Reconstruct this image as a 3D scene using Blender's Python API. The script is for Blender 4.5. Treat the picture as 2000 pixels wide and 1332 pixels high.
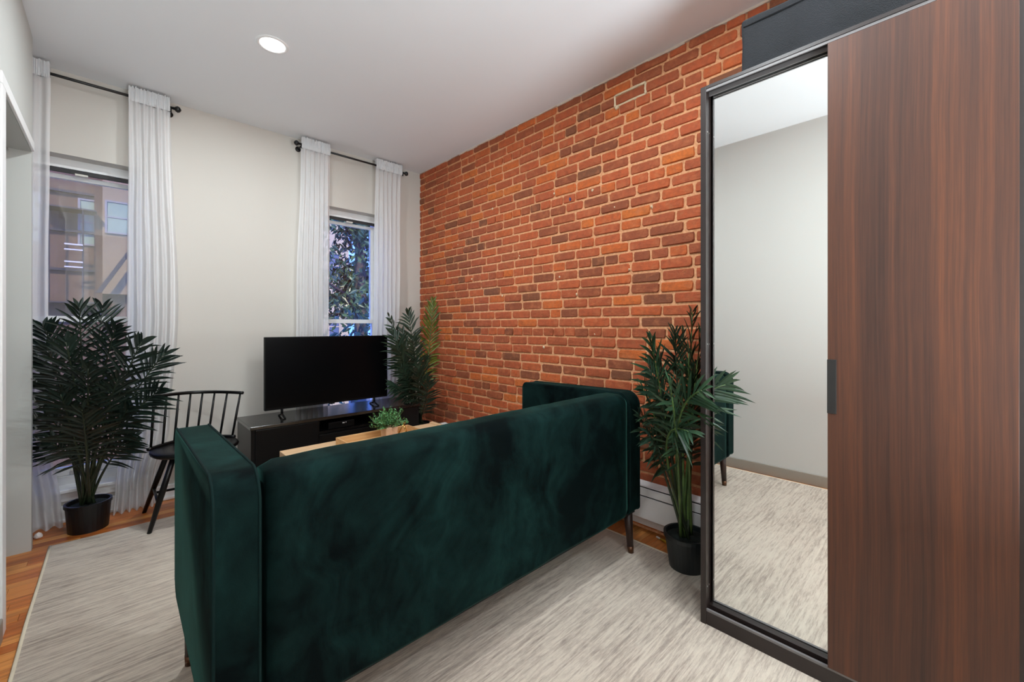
import bpy, bmesh, math, random
from mathutils import Vector, Matrix, noise as mnoise
random.seed(7)
for o in list(bpy.data.objects):
    bpy.data.objects.remove(o)
SC = bpy.context.scene
COL = SC.collection

# ------------------------------------------------------------------ camera
CAM_H, FPX, HORIZON = 1.2, 814.0, 638.0
YAW = math.radians(43.593)
cam_data = bpy.data.cameras.new('camera')
cam_data.sensor_width = 36
cam_data.lens = FPX / 2000 * 36
cam_data.shift_y = (HORIZON - 666) / 2000
cam_data.clip_start = 0.02
cam = bpy.data.objects.new('camera', cam_data)
cam.location = (0, 0, CAM_H)
cam.rotation_euler = (math.radians(90), 0, -YAW)
COL.objects.link(cam)
SC.camera = cam

# ------------------------------------------------------------------ world, sun, exposure
EXPOSURE = 0.66
SKY_STRENGTH = 3.2
SKY_COL = (0.16, 0.28, 1.0)
HORIZON_COL = (0.10, 0.22, 1.0)
LAMP_COL = (0.90, 0.985, 1.02)
BOUNCE = 82.0
LAMPS = [(0.634, 2.597, 15.0), (1.1, 0.62, 14.0), (1.5, -0.2, 7.0), (0.634, -1.2, 9.0), (1.5, -1.2, 9.0)]
w = bpy.data.worlds.new('world')
SC.world = w
w.use_nodes = True
nt = w.node_tree
nt.nodes.clear()
n_out = nt.nodes.new('ShaderNodeOutputWorld')
n_bg = nt.nodes.new('ShaderNodeBackground')
n_tc = nt.nodes.new('ShaderNodeTexCoord')
n_sep = nt.nodes.new('ShaderNodeSeparateXYZ')
n_ramp = nt.nodes.new('ShaderNodeValToRGB')
n_ramp.color_ramp.elements[0].position = 0.0
n_ramp.color_ramp.elements[0].color = (*HORIZON_COL, 1)
n_ramp.color_ramp.elements[1].position = 0.7
n_ramp.color_ramp.elements[1].color = (*SKY_COL, 1)
nt.links.new(n_tc.outputs['Generated'], n_sep.inputs[0])
nt.links.new(n_sep.outputs['Z'], n_ramp.inputs[0])
nt.links.new(n_ramp.outputs[0], n_bg.inputs['Color'])
n_bg.inputs['Strength'].default_value = SKY_STRENGTH
nt.links.new(n_bg.outputs[0], n_out.inputs[0])

sun = bpy.data.lights.new('sun', 'SUN')
sun.energy = 4.4
sun.color = (1.0, 0.80, 0.55)
sun.angle = 0.05
sun_o = bpy.data.objects.new('sun', sun)
sun_o.rotation_euler = (math.radians(52), 0, math.radians(-28))
COL.objects.link(sun_o)

# added fill behind the camera, aimed up, standing in for a bounced flash
fl = bpy.data.lights.new('ceiling_fill', 'AREA')
fl.shape = 'DISK'
fl.size = 1.1
fl.energy = BOUNCE
fl.color = (0.86, 0.98, 1.04)
fl_o = bpy.data.objects.new('ceiling_fill', fl)
fl_o.location = (0.95, -1.25, 0.6)
fl_o.rotation_euler = (math.radians(180), 0, 0)
COL.objects.link(fl_o)

SC.view_settings.view_transform = 'Standard'
SC.view_settings.look = 'None'
SC.view_settings.gamma = 1
SC.view_settings.use_curve_mapping = False
SC.view_settings.exposure = EXPOSURE

# ------------------------------------------------------------------ helpers
def srgb(r, g, b):
    def f(c):
        c /= 255
        return c / 12.92 if c <= 0.04045 else ((c + 0.055) / 1.055) ** 2.4
    return (f(r), f(g), f(b), 1)


class NT:
    """tiny node-graph helper"""
    def __init__(s, name):
        s.m = bpy.data.materials.new(name)
        s.m.use_nodes = True
        s.t = s.m.node_tree
        s.t.nodes.clear()
        s.out = s.t.nodes.new('ShaderNodeOutputMaterial')

    def n(s, kind, ins=None, **kw):
        nd = s.t.nodes.new('ShaderNode' + kind)
        for k, v in kw.items():
            setattr(nd, k, v)
        for k, v in (ins or {}).items():
            if isinstance(v, bpy.types.NodeSocket):
                s.t.links.new(v, nd.inputs[k])
            else:
                nd.inputs[k].default_value = v
        return nd

    def pos(s):
        return s.n('NewGeometry').outputs['Position']

    def objpos(s):
        return s.n('TexCoord').outputs['Object']

    def mapped(s, vec, scale=(1, 1, 1), rot=(0, 0, 0), loc=(0, 0, 0)):
        return s.n('Mapping', {'Vector': vec, 'Scale': scale, 'Rotation': rot, 'Location': loc}).outputs[0]

    def noise(s, vec, scale=5, detail=3, rough=0.5, dist=0.0):
        return s.n('TexNoise', {'Vector': vec, 'Scale': scale, 'Detail': detail, 'Roughness': rough, 'Distortion': dist}).outputs['Fac']

    def ramp(s, fac, stops, interp='LINEAR'):
        nd = s.n('ValToRGB', {'Fac': fac})
        cr = nd.color_ramp
        cr.interpolation = interp
        while len(cr.elements) < len(stops):
            cr.elements.new(0.5)
        for e, (p, c) in zip(cr.elements, stops):
            e.position = p
            e.color = c if len(c) == 4 else (*c, 1)
        return nd.outputs[0]

    def mix(s, fac, a, b, mode='MIX'):
        nd = s.n('Mix', data_type='RGBA', blend_type=mode)
        for key, v in ((0, fac), (6, a), (7, b)):
            if isinstance(v, bpy.types.NodeSocket):
                s.t.links.new(v, nd.inputs[key])
            else:
                nd.inputs[key].default_value = v
        return nd.outputs[2]

    def math(s, op, a, b=0.0):
        nd = s.n('Math', operation=op)
        for i, v in enumerate((a, b)):
            if isinstance(v, bpy.types.NodeSocket):
                s.t.links.new(v, nd.inputs[i])
            else:
                nd.inputs[i].default_value = v
        return nd.outputs[0]

    def bump(s, h, strength=0.3, dist=0.01):
        return s.n('Bump', {'Height': h, 'Strength': strength, 'Distance': dist}).outputs[0]

    def pbr(s, **kw):
        ins = {}
        names = dict(color='Base Color', rough='Roughness', metal='Metallic', spec='Specular IOR Level', normal='Normal',
                     sheen='Sheen Weight', sheen_rough='Sheen Roughness', sheen_tint='Sheen Tint', coat='Coat Weight',
                     emit='Emission Color', emit_s='Emission Strength', sub='Subsurface Weight', trans='Transmission Weight')
        for k, v in kw.items():
            ins[names[k]] = v
        b = s.n('BsdfPrincipled', ins)
        s.t.links.new(b.outputs[0], s.out.inputs[0])
        return b

    def shader(s, sock):
        s.t.links.new(sock, s.out.inputs[0])
        return s.m


def plain(name, col, rough=0.5, metal=0.0, spec=0.5, var=0.06, scale=30, bump=0.0, **kw):
    t = NT(name)
    p = t.objpos()
    f = t.noise(p, scale, 3)
    dark = tuple(c * (1 - var * 2) for c in col[:3]) + (1,)
    args = dict(color=t.mix(f, dark, col), rough=rough, metal=metal, spec=spec, **kw)
    if bump:
        args['normal'] = t.bump(t.noise(p, scale * 3, 4), bump, 0.004)
    t.pbr(**args)
    return t.m


def link(o, parent=None):
    COL.objects.link(o)
    if parent is not None:
        o.parent = parent
    return o


def mesh_obj(name, bm, mat, parent=None, smooth=False, origin=None):
    """bmesh -> one mesh object; geometry given in world space, origin moved to parent/own base"""
    me = bpy.data.meshes.new(name)
    off = Vector(origin) if origin is not None else Vector((0, 0, 0))
    if parent is not None:
        off = world_of(parent)
    bmesh.ops.translate(bm, verts=bm.verts, vec=-off)
    if smooth:
        for f in bm.faces:
            f.smooth = True
    bm.to_mesh(me)
    bm.free()
    for m in (mat if isinstance(mat, (list, tuple)) else [mat]):
        me.materials.append(m)
    o = bpy.data.objects.new(name, me)
    if parent is None:
        o.location = off
    return link(o, parent)


def world_of(o):
    v = Vector((0, 0, 0))
    while o is not None:
        v += o.location
        o = o.parent
    return v


def tag(o, label=None, cat=None, group=None, kind=None):
    if label:
        o['label'] = label
    if cat:
        o['category'] = cat
    if group:
        o['group'] = group
    if kind:
        o['kind'] = kind
    return o


def thing(name, loc, label, cat, group=None):
    o = bpy.data.objects.new(name, None)
    o.location = loc
    o.empty_display_size = 0.1
    link(o)
    return tag(o, label, cat, group)


def struct(name, loc=(0, 0, 0)):
    o = bpy.data.objects.new(name, None)
    o.location = loc
    link(o)
    return tag(o, kind='structure')


def add_box(bm, x0, x1, y0, y1, z0, z1, bevel=0.0, seg=2):
    vs = [bm.verts.new((x, y, z)) for x in (x0, x1) for y in (y0, y1) for z in (z0, z1)]
    idx = [(0, 1, 3, 2), (4, 6, 7, 5), (0, 4, 5, 1), (2, 3, 7, 6), (0, 2, 6, 4), (1, 5, 7, 3)]
    fs = [bm.faces.new([vs[i] for i in f]) for f in idx]
    if bevel > 0:
        es = list({e for f in fs for e in f.edges})
        bmesh.ops.bevel(bm, geom=es, offset=bevel, segments=seg, affect='EDGES', profile=0.5)
    return vs


def box_bm(*a, bevel=0.0, seg=2):
    bm = bmesh.new()
    add_box(bm, *a, bevel=bevel, seg=seg)
    return bm


def add_tube(bm, pts, radii, n=8, cap=True):
    """tube along points; radii number or list"""
    pts = [Vector(p) for p in pts]
    if not isinstance(radii, (list, tuple)):
        radii = [radii] * len(pts)
    rings = []
    up = Vector((0, 0, 1))
    prev = None
    for i, p in enumerate(pts):
        t = (pts[min(i + 1, len(pts) - 1)] - pts[max(i - 1, 0)])
        t.normalize()
        if prev is None:
            a = t.cross(up)
            if a.length < 1e-3:
                a = t.cross(Vector((1, 0, 0)))
            a.normalize()
        else:
            a = prev - t * prev.dot(t)
            a.normalize()
        prev = a
        b = t.cross(a)
        rings.append([bm.verts.new(p + (a * math.cos(k * 2 * math.pi / n) + b * math.sin(k * 2 * math.pi / n)) * radii[i]) for k in range(n)])
    for r0, r1 in zip(rings, rings[1:]):
        for k in range(n):
            bm.faces.new((r0[k], r0[(k + 1) % n], r1[(k + 1) % n], r1[k]))
    if cap:
        bm.faces.new(rings[0][::-1])
        bm.faces.new(rings[-1])
    return rings


def tube_bm(pts, r, n=8):
    bm = bmesh.new()
    add_tube(bm, pts, r, n)
    return bm


def add_lathe(bm, prof, cx, cy, n=32, cz=0.0):
    rings = []
    for r, z in prof:
        if r < 1e-5:
            rings.append([bm.verts.new((cx, cy, cz + z))])
        else:
            rings.append([bm.verts.new((cx + r * math.cos(2 * math.pi * k / n), cy + r * math.sin(2 * math.pi * k / n), cz + z)) for k in range(n)])
    for a, b in zip(rings, rings[1:]):
        for k in range(n):
            if len(a) == 1 and len(b) == 1:
                continue
            if len(a) == 1:
                bm.faces.new((a[0], b[k], b[(k + 1) % n]))
            elif len(b) == 1:
                bm.faces.new((a[k], b[0], a[(k + 1) % n]))
            else:
                bm.faces.new((a[k], b[k], b[(k + 1) % n], a[(k + 1) % n]))


def prism_x(prof, x0, x1, bevel=0.0, seg=3):
    """closed YZ profile extruded along X"""
    bm = bmesh.new()
    f0 = [bm.verts.new((x0, y, z)) for y, z in prof]
    f1 = [bm.verts.new((x1, y, z)) for y, z in prof]
    n = len(prof)
    a = bm.faces.new(f0)
    b = bm.faces.new(f1[::-1])
    for i in range(n):
        bm.faces.new((f0[i], f1[i], f1[(i + 1) % n], f0[(i + 1) % n]))
    if bevel:
        es = list(set(a.edges) | set(b.edges))
        bmesh.ops.bevel(bm, geom=es, offset=bevel, segments=seg, affect='EDGES', profile=0.5)
    bmesh.ops.recalc_face_normals(bm, faces=bm.faces)
    return bm


def prism_y(prof, y0, y1):
    """closed XZ profile extruded along Y"""
    bm = bmesh.new()
    f0 = [bm.verts.new((x, y0, z)) for x, z in prof]
    f1 = [bm.verts.new((x, y1, z)) for x, z in prof]
    n = len(prof)
    bm.faces.new(f0)
    bm.faces.new(f1[::-1])
    for i in range(n):
        bm.faces.new((f0[i], f1[i], f1[(i + 1) % n], f0[(i + 1) % n]))
    bmesh.ops.recalc_face_normals(bm, faces=bm.faces)
    return bm


def round_profile(corners, seg=5):
    """corners: (y, z, r) polygon -> rounded polyline"""
    out = []
    n = len(corners)
    for i in range(n):
        y, z, r = corners[i]
        p = Vector((y, z))
        a = Vector(corners[i - 1][:2]) - p
        b = Vector(corners[(i + 1) % n][:2]) - p
        a.normalize()
        b.normalize()
        if r <= 0:
            out.append((y, z))
            continue
        ang = a.angle(b)
        d = r / math.tan(ang / 2)
        c = p + (a + b).normalized() * (r / math.sin(ang / 2))
        s0 = p + a * d - c
        s1 = p + b * d - c
        for k in range(seg + 1):
            t = k / seg
            v = s0.lerp(s1, t)
            v = v.normalized() * r
            out.append(tuple(c + v))
    return out


def bez(p0, p1, p2, t):
    return p0 * (1 - t) ** 2 + p1 * 2 * t * (1 - t) + p2 * t * t


# ------------------------------------------------------------------ materials
def mat_wall(name, col, bump=0.05):
    t = NT(name)
    p = t.pos()
    f = t.noise(p, 1.3, 4)
    c = t.mix(f, tuple(x * 0.965 for x in col[:3]) + (1,), col)
    t.pbr(color=c, rough=0.62, spec=0.25, normal=t.bump(t.noise(p, 220, 3), bump, 0.002))
    return t.m


M = {}
M['wall_white'] = mat_wall('warm white wall paint', srgb(206, 200, 192))
M['wall_grey'] = mat_wall('pale grey wall paint', srgb(198, 199, 195))
M['ceiling'] = mat_wall('ceiling paint', srgb(236, 238, 241))
M['trim_white'] = plain('white gloss trim paint', srgb(238, 238, 238), 0.35, var=0.02)
M['baseboard'] = plain('taupe baseboard paint', srgb(150, 144, 134), 0.4, var=0.03)
M['black_metal'] = plain('black metal', srgb(20, 20, 21), 0.4, var=0.1)
M['black_wood'] = plain('black painted wood', srgb(7, 7, 8), 0.35, spec=0.3, var=0.1, scale=12)
M['steel'] = plain('brushed steel', srgb(190, 188, 186), 0.3, metal=1.0)
M['heater'] = plain('white heater enamel', srgb(236, 232, 230), 0.35, var=0.02)
M['dark_gap'] = plain('dark cavity', srgb(18, 17, 16), 0.9)
M['brass'] = plain('brass', srgb(190, 150, 70), 0.3, metal=1.0)
M['gold'] = plain('gold metal', srgb(215, 175, 105), 0.25, metal=1.0)
M['yellow'] = plain('yellow plastic', srgb(205, 160, 35), 0.4)
M['paper'] = plain('white paper', srgb(235, 225, 220), 0.8, bump=0.3)
M['soil'] = plain('dark moss', srgb(14, 30, 26), 0.95, var=0.4, scale=60, bump=0.8)
M['pot_black'] = plain('black plastic pot', srgb(13, 13, 15), 0.45, var=0.1)
M['pot_green'] = plain('dark grey plastic pot', srgb(28, 34, 36), 0.45, var=0.1)
M['pot_peach'] = plain('pale terracotta pot', srgb(226, 184, 150), 0.7, var=0.08, bump=0.2)
M['white_mortar'] = plain('cream patch mortar', srgb(236, 210, 176), 0.9, var=0.1, bump=0.5)
M['caulk'] = plain('white paint edge', srgb(222, 200, 184), 0.7, var=0.1)


def mat_lens():
    t = NT('lamp lens')
    e = t.n('Emission', {'Color': (1, 0.97, 0.93, 1), 'Strength': 6.0})
    return t.shader(e.outputs[0])


M['lens'] = mat_lens()


def mat_brick(name, single):
    t = NT(name)
    p = t.pos()
    if single:
        r = t.n('ObjectInfo').outputs['Random']
    else:
        r = t.n('Attribute', attribute_name='tone').outputs['Fac']
    base = t.ramp(r, [(0.0, srgb(128, 82, 58)), (0.08, srgb(146, 80, 54)), (0.25, srgb(172, 88, 56)), (0.55, srgb(190, 94, 58)),
                      (0.82, srgb(198, 98, 56)), (0.94, srgb(210, 106, 52)), (1.0, srgb(214, 116, 54))])
    n1 = t.noise(p, 38, 5, 0.65)
    c = t.mix(t.ramp(n1, [(0.3, (0, 0, 0)), (0.62, (1, 1, 1))]), t.mix(0.45, base, srgb(120, 70, 50)), base)
    n2 = t.noise(p, 16, 4, 0.7)
    c = t.mix(t.ramp(n2, [(0.5, (0, 0, 0)), (0.72, (0.6, 0.6, 0.6))]), c, srgb(196, 118, 78))
    n3 = t.noise(p, 150, 2, 0.6)
    c = t.mix(t.ramp(n3, [(0.70, (0, 0, 0)), (0.78, (0.7, 0.7, 0.7))]), c, srgb(214, 160, 122))
    h = t.math('ADD', n1, t.math('MULTIPLY', n3, 0.5))
    t.pbr(color=c, rough=0.75, spec=0.3, normal=t.bump(h, 0.5, 0.006))
    return t.m


M['brick'] = mat_brick('brick', True)
M['brick_mass'] = mat_brick('brick mass', False)
t = NT('mortar')
p = t.pos()
n1 = t.noise(p, 60, 5, 0.7)
c = t.ramp(n1, [(0.3, srgb(206, 142, 98)), (0.6, srgb(236, 178, 134)), (0.8, srgb(242, 200, 162))])
t.pbr(color=c, rough=0.9, spec=0.2, normal=t.bump(n1, 0.6, 0.006))
M['mortar'] = t.m


def mat_plank(single=True):
    t = NT('oak plank' if single else 'oak plank mass')
    p = t.pos()
    r = t.n('ObjectInfo').outputs['Random'] if single else t.n('Attribute', attribute_name='tone').outputs['Fac']
    off = t.n('CombineXYZ', {'X': t.math('MULTIPLY', r, 37.0), 'Y': t.math('MULTIPLY', r, 11.0)}).outputs[0]
    pv = t.n('VectorMath', {0: p, 1: off}, operation='ADD').outputs[0]
    g = t.noise(t.mapped(pv, (2.2, 42, 1)), 1.0, 5, 0.6, 0.6)
    base = t.ramp(r, [(0, srgb(182, 100, 42)), (0.35, srgb(206, 120, 54)), (0.7, srgb(218, 136, 66)), (1, srgb(230, 156, 82))])
    c = t.mix(t.ramp(g, [(0.35, (1, 1, 1)), (0.6, (0, 0, 0))]), base, t.mix(0.45, base, srgb(104, 50, 22)))
    t.pbr(color=c, rough=0.32, spec=0.5, normal=t.bump(g, 0.05, 0.002))
    return t.m


M['plank'] = mat_plank(True)
M['plank_mass'] = mat_plank(False)

# rug: heathered greige streaks along X
t = NT('heathered rug')
p = t.pos()
g1 = t.noise(t.mapped(p, (3.0, 55, 1)), 1.0, 6, 0.75, 0.5)
g2 = t.noise(t.mapped(p, (16, 110, 1)), 1.0, 4, 0.7)
g3 = t.noise(p, 1.1, 3)
g4 = t.noise(p, 420, 2, 0.8)
k = t.math('ADD', t.math('MULTIPLY', g1, 0.6), t.math('MULTIPLY', g2, 0.4))
k = t.math('ADD', k, t.math('MULTIPLY', t.math('SUBTRACT', g3, 0.5), 0.35))
c = t.ramp(k, [(0.33, srgb(144, 130, 120)), (0.44, srgb(186, 171, 157)), (0.53, srgb(214, 200, 184)), (0.68, srgb(228, 216, 199))])
c = t.mix(t.math('MULTIPLY', g4, 0.45), c, t.mix(0.5, c, srgb(120, 108, 100)))
t.pbr(color=c, rough=0.95, spec=0.1, sheen=0.15, normal=t.bump(t.math('ADD', g4, g2), 0.6, 0.006))
M['rug'] = t.m
M['rug_edge'] = plain('cream rug binding', srgb(226, 214, 190), 0.9, bump=0.4)


def mat_velvet(name, dark, light, lo, hi, sheen, stroke=True):
    t = NT(name)
    p = t.pos()
    warp = t.noise(p, 1.6, 3, 0.55)
    pv = t.n('VectorMath', {0: p, 1: t.n('CombineXYZ', {'X': t.math('MULTIPLY', warp, 0.55), 'Z': t.math('MULTIPLY', warp, 0.4)}).outputs[0]}, operation='ADD').outputs[0]
    st = t.mapped(pv, (4.4, 3.0, 2.0), (0, math.radians(-48), 0))
    a = t.noise(st, 1.0, 6, 0.66, 0.5)
    b = t.noise(p, 9, 4, 0.6, 0.6)
    f = t.math('ADD', t.math('MULTIPLY', a, 0.75), t.math('MULTIPLY', b, 0.25))
    m = t.ramp(f, [(lo, (0, 0, 0)), ((lo + hi) / 2, (0.45, 0.45, 0.45)), (hi, (1, 1, 1))])
    c = t.mix(m, dark, light)
    fine = t.noise(p, 260, 3, 0.7)
    t.pbr(color=c, rough=0.8, spec=0.05, sheen=sheen, sheen_rough=0.28, sheen_tint=srgb(100, 180, 165),
          normal=t.bump(t.math('ADD', fine, t.math('MULTIPLY', a, 1.5)), 0.15, 0.005))
    return t.m


M['velvet'] = mat_velvet('green velvet', srgb(2, 8, 9), srgb(18, 42, 40), 0.42, 0.66, 0.24)
M['piping'] = plain('green velvet piping', srgb(10, 30, 29), 0.85, spec=0.1)
M['walnut_leg'] = plain('dark walnut leg', srgb(52, 32, 26), 0.4, var=0.15, scale=40)

# wardrobe veneer: vertical grain
def mat_veneer():
    t = NT('dark walnut veneer')
    p = t.pos()
    w1 = t.noise(p, 1.2, 2)
    pv = t.n('VectorMath', {0: p, 1: t.n('CombineXYZ', {'Y': t.math('MULTIPLY', w1, 0.02)}).outputs[0]}, operation='ADD').outputs[0]
    g1 = t.noise(t.mapped(pv, (1, 120, 1.3)), 1.0, 5, 0.68, 0.05)
    g2 = t.noise(t.mapped(pv, (1, 13, 0.35)), 1.0, 3, 0.5, 0.1)
    g3 = t.noise(t.mapped(pv, (1, 330, 9)), 1.0, 2, 0.6)
    k = t.math('ADD', t.math('MULTIPLY', g1, 0.45), t.math('ADD', t.math('MULTIPLY', g2, 0.4), t.math('MULTIPLY', g3, 0.15)))
    c = t.ramp(k, [(0.34, srgb(42, 26, 20)), (0.47, srgb(62, 37, 27)), (0.56, srgb(74, 43, 29)), (0.68, srgb(92, 52, 31))])
    t.pbr(color=c, rough=0.46, spec=0.4, normal=t.bump(g3, 0.04, 0.001))
    return t.m


M['veneer'] = mat_veneer()
M['wardrobe_dark'] = plain('black brown wardrobe foil', srgb(38, 29, 27), 0.38, var=0.12)
M['handle_black'] = plain('black plastic handle', srgb(24, 22, 21), 0.5)
M['track'] = plain('grey aluminium track', srgb(112, 108, 108), 0.6, metal=0.25)
t = NT('mirror glass')
n1 = t.noise(t.pos(), 0.8, 1)
t.pbr(color=t.mix(n1, (0.85, 0.87, 0.86, 1), (0.86, 0.88, 0.87, 1)), rough=0.0, metal=1.0)
M['mirror'] = t.m
t = NT('slate storage fabric')
p = t.pos()
g = t.noise(t.mapped(p, (1, 300, 300)), 1.0, 2)
g2 = t.noise(t.mapped(p, (1, 6, 3), (math.radians(35), 0, 0)), 1.5, 3)
t.pbr(color=t.mix(g2, srgb(25, 26, 28), srgb(35, 36, 40)), rough=0.8, spec=0.2, sheen=0.05, normal=t.bump(t.math('ADD', g, t.math('MULTIPLY', g2, 3)), 0.3, 0.01))
M['slate'] = t.m

# light oak (table, tray)
def mat_oak(name, a, b, axis=(1.5, 40, 40)):
    t = NT(name)
    p = t.pos()
    g = t.noise(t.mapped(p, axis), 1.0, 5, 0.6, 0.7)
    t.pbr(color=t.ramp(g, [(0.3, a), (0.7, b)]), rough=0.45, spec=0.4, normal=t.bump(g, 0.05, 0.002))
    return t.m


M['oak'] = mat_oak('light oak laminate', srgb(210, 170, 128), srgb(236, 202, 162))
M['tray'] = mat_oak('warm bamboo', srgb(196, 146, 94), srgb(222, 180, 128))

# black gloss console
t = NT('black brown console foil')
p = t.pos()
g = t.noise(t.mapped(p, (3, 60, 60)), 1.0, 4, 0.6)
t.pbr(color=t.mix(g, srgb(14, 13, 13), srgb(24, 22, 21)), rough=0.14, spec=0.6, normal=t.bump(g, 0.03, 0.001))
M['console'] = t.m
t = NT('tv screen')
t.pbr(color=t.mix(t.noise(t.pos(), 3, 1), (0.0015, 0.0015, 0.002, 1), (0.002, 0.002, 0.0025, 1)), rough=0.28, spec=0.12)
M['screen'] = t.m
M['tv_black'] = plain('tv bezel black', srgb(8, 8, 9), 0.4, spec=0.2)

# sheer curtains
t = NT('white sheer curtain')
p = t.pos()
weave = t.noise(t.mapped(p, (400, 400, 60)), 1.0, 2)
col = t.mix(weave, srgb(244, 243, 244), srgb(252, 251, 252))
d = t.n('BsdfDiffuse', {'Color': col})
tr = t.n('BsdfTranslucent', {'Color': col})
tp = t.n('BsdfTransparent', {'Color': (1, 1, 1, 1)})
m1 = t.n('MixShader', {0: 0.36})
t.t.links.new(d.outputs[0], m1.inputs[1])
t.t.links.new(tr.outputs[0], m1.inputs[2])
m2 = t.n('MixShader', {0: 0.26})
t.t.links.new(m1.outputs[0], m2.inputs[1])
t.t.links.new(tp.outputs[0], m2.inputs[2])
M['sheer'] = t.shader(m2.outputs[0])

M['sheer_heading'] = plain('gathered sheer heading', srgb(226, 225, 226), 0.9, spec=0.05, var=0.02)

# window glass
def mat_glass(name, tint):
    t = NT(name)
    n1 = t.noise(t.pos(), 2.0, 1)
    tp = t.n('BsdfTransparent', {'Color': t.mix(n1, tint, tuple(min(1, x * 1.02) for x in tint[:3]) + (1,))})
    gl = t.n('BsdfGlossy', {'Color': (1, 1, 1, 1), 'Roughness': 0.0})
    fr = t.n('Fresnel', {'IOR': 1.45})
    mx = t.n('MixShader', {0: fr.outputs[0]})
    t.t.links.new(tp.outputs[0], mx.inputs[1])
    t.t.links.new(gl.outputs[0], mx.inputs[2])
    return t.shader(mx.outputs[0])


M['glass'] = mat_glass('window glass', (0.92, 0.96, 0.95, 1))

t = NT('insect screen mesh')
pv = t.pos()
wv = t.n('TexWave', {'Vector': pv, 'Scale': 60.0}, wave_type='BANDS', bands_direction='Z').outputs['Fac']
tp = t.n('BsdfTransparent', {'Color': (1, 1, 1, 1)})
df = t.n('BsdfDiffuse', {'Color': srgb(176, 150, 118)})
mx = t.n('MixShader', {0: t.math('ADD', t.math('MULTIPLY', wv, 0.12), 0.24)})
t.t.links.new(tp.outputs[0], mx.inputs[1])
t.t.links.new(df.outputs[0], mx.inputs[2])
M['screen_mesh'] = t.shader(mx.outputs[0])


def mat_leaf(name, a, b, rough=0.38, var_scale=9):
    t = NT(name)
    p = t.pos()
    f = t.noise(p, var_scale, 3)
    t.pbr(color=t.ramp(f, [(0.3, a), (0.7, b)]), rough=rough, spec=0.5)
    return t.m


M['palm_dark'] = mat_leaf('dark palm leaf', srgb(10, 24, 20), srgb(26, 46, 36))
M['palm_mid'] = mat_leaf('green palm leaf', srgb(30, 56, 40), srgb(58, 86, 58))
M['palm_grey'] = mat_leaf('deep green palm leaf', srgb(28, 48, 38), srgb(48, 72, 54))
M['palm_olive'] = mat_leaf('olive palm leaf', srgb(70, 84, 26), srgb(112, 126, 48))
M['stalk_dark'] = mat_leaf('dark palm stalk', srgb(26, 38, 26), srgb(46, 58, 36))
M['stalk'] = mat_leaf('green palm stalk', srgb(58, 84, 44), srgb(96, 118, 62))
M['herb'] = mat_leaf('bright herb leaf', srgb(44, 104, 58), srgb(104, 160, 96), 0.5, 40)
M['tree_leaf'] = mat_leaf('street tree leaf', srgb(22, 42, 28), srgb(74, 100, 60), 0.35, 3)
M['bark'] = plain('grey bark', srgb(92, 84, 82), 0.9, var=0.3, bump=0.6)
M['facade_brown'] = plain('brown street brick', srgb(122, 96, 76), 0.9, var=0.25, scale=3)
M['facade_cream'] = plain('cream stucco', srgb(168, 150, 118), 0.9, var=0.06)
M['pier_brown'] = plain('brown stone pier', srgb(108, 82, 62), 0.9, var=0.2)
M['facade_beige'] = plain('beige render', srgb(160, 138, 104), 0.9, var=0.12, scale=2)
M['stone'] = plain('grey stone', srgb(150, 146, 140), 0.9, var=0.1)
M['teal_pane'] = plain('teal window pane', srgb(150, 168, 140), 0.5, spec=0.15, var=0.1)
M['blue_pane'] = plain('blue shutter paint', srgb(84, 92, 104), 0.5, var=0.15)
M['asphalt'] = plain('asphalt', srgb(90, 88, 84), 0.95, var=0.15, scale=1)
M['iron'] = plain('dark iron', srgb(48, 46, 48), 0.5)
M['pale_paint'] = plain('pale painted steel', srgb(226, 220, 210), 0.5)

# ------------------------------------------------------------------ room shell
XR, YF, CH = 2.28, 3.76, 2.77       # brick wall, window wall, ceiling height
XL, YC = -0.325, 3.39               # left wall face and its far corner
YN = -2.2                           # near wall behind the camera
SILL, HEAD = 0.20, 2.262
WIN = [(-0.44, 0.125), (1.30, 1.87)]

def struct_mesh(name, bm, mat, parent=None):
    o = mesh_obj(name, bm, mat, parent)
    if parent is None:
        tag(o, kind='structure')
    return o


# floor slab, then planks laid along X
floor = struct_mesh('floor', box_bm(-1.1, 2.5, YN - 0.1, 4.0, -0.2, -0.014), M['dark_gap'])
unit = bmesh.new()
add_box(unit, 0, 1, 0, 1, -0.02, 0, bevel=0.0)
planks = []
PW = 0.057
row = 0
y = 3.76 - PW
rr = random.Random(3)
while y > YN:
    x = -1.0 - rr.random() * 0.5
    while x < 2.3:
        L = rr.uniform(0.35, 1.25)
        planks.append((max(x, -1.0), min(x + L, 2.3), y, rr.random()))
        x += L
    y -= PW
unit_me = []
for L in range(1):
    me = bpy.data.meshes.new('plank')
    unit.to_mesh(me)
    me.materials.append(M['plank'])
    unit_me.append(me)
unit.free()
vis, rest = [], []
for pk in planks:
    x0, x1, y0, tone = pk
    by_window = y0 > 3.1
    left_strip = x0 < -0.2 and y0 > -0.2
    right_strip = x1 > 2.02 and y0 > 0.5
    (vis if (by_window or left_strip or right_strip) and len(vis) < 295 else rest).append(pk)
for x0, x1, y0, tone in vis:
    if x1 - x0 < 0.02:
        continue
    o = bpy.data.objects.new('plank', unit_me[0])
    o.location = (x0 + 0.0006, y0 + 0.0006, 0.0)
    o.scale = (x1 - x0 - 0.0012, PW - 0.0012, 1)
    link(o, floor)
bm = bmesh.new()
tones = []
for x0, x1, y0, tone in rest:
    if x1 - x0 < 0.02:
        continue
    add_box(bm, x0 + 0.0006, x1 - 0.0006, y0 + 0.0006, y0 + PW - 0.0006, -0.014, 0)
    tones += [tone] * 6
o = mesh_obj('planks_under_rug', bm, M['plank_mass'], floor)
at = o.data.attributes.new('tone', 'FLOAT', 'FACE')
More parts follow.
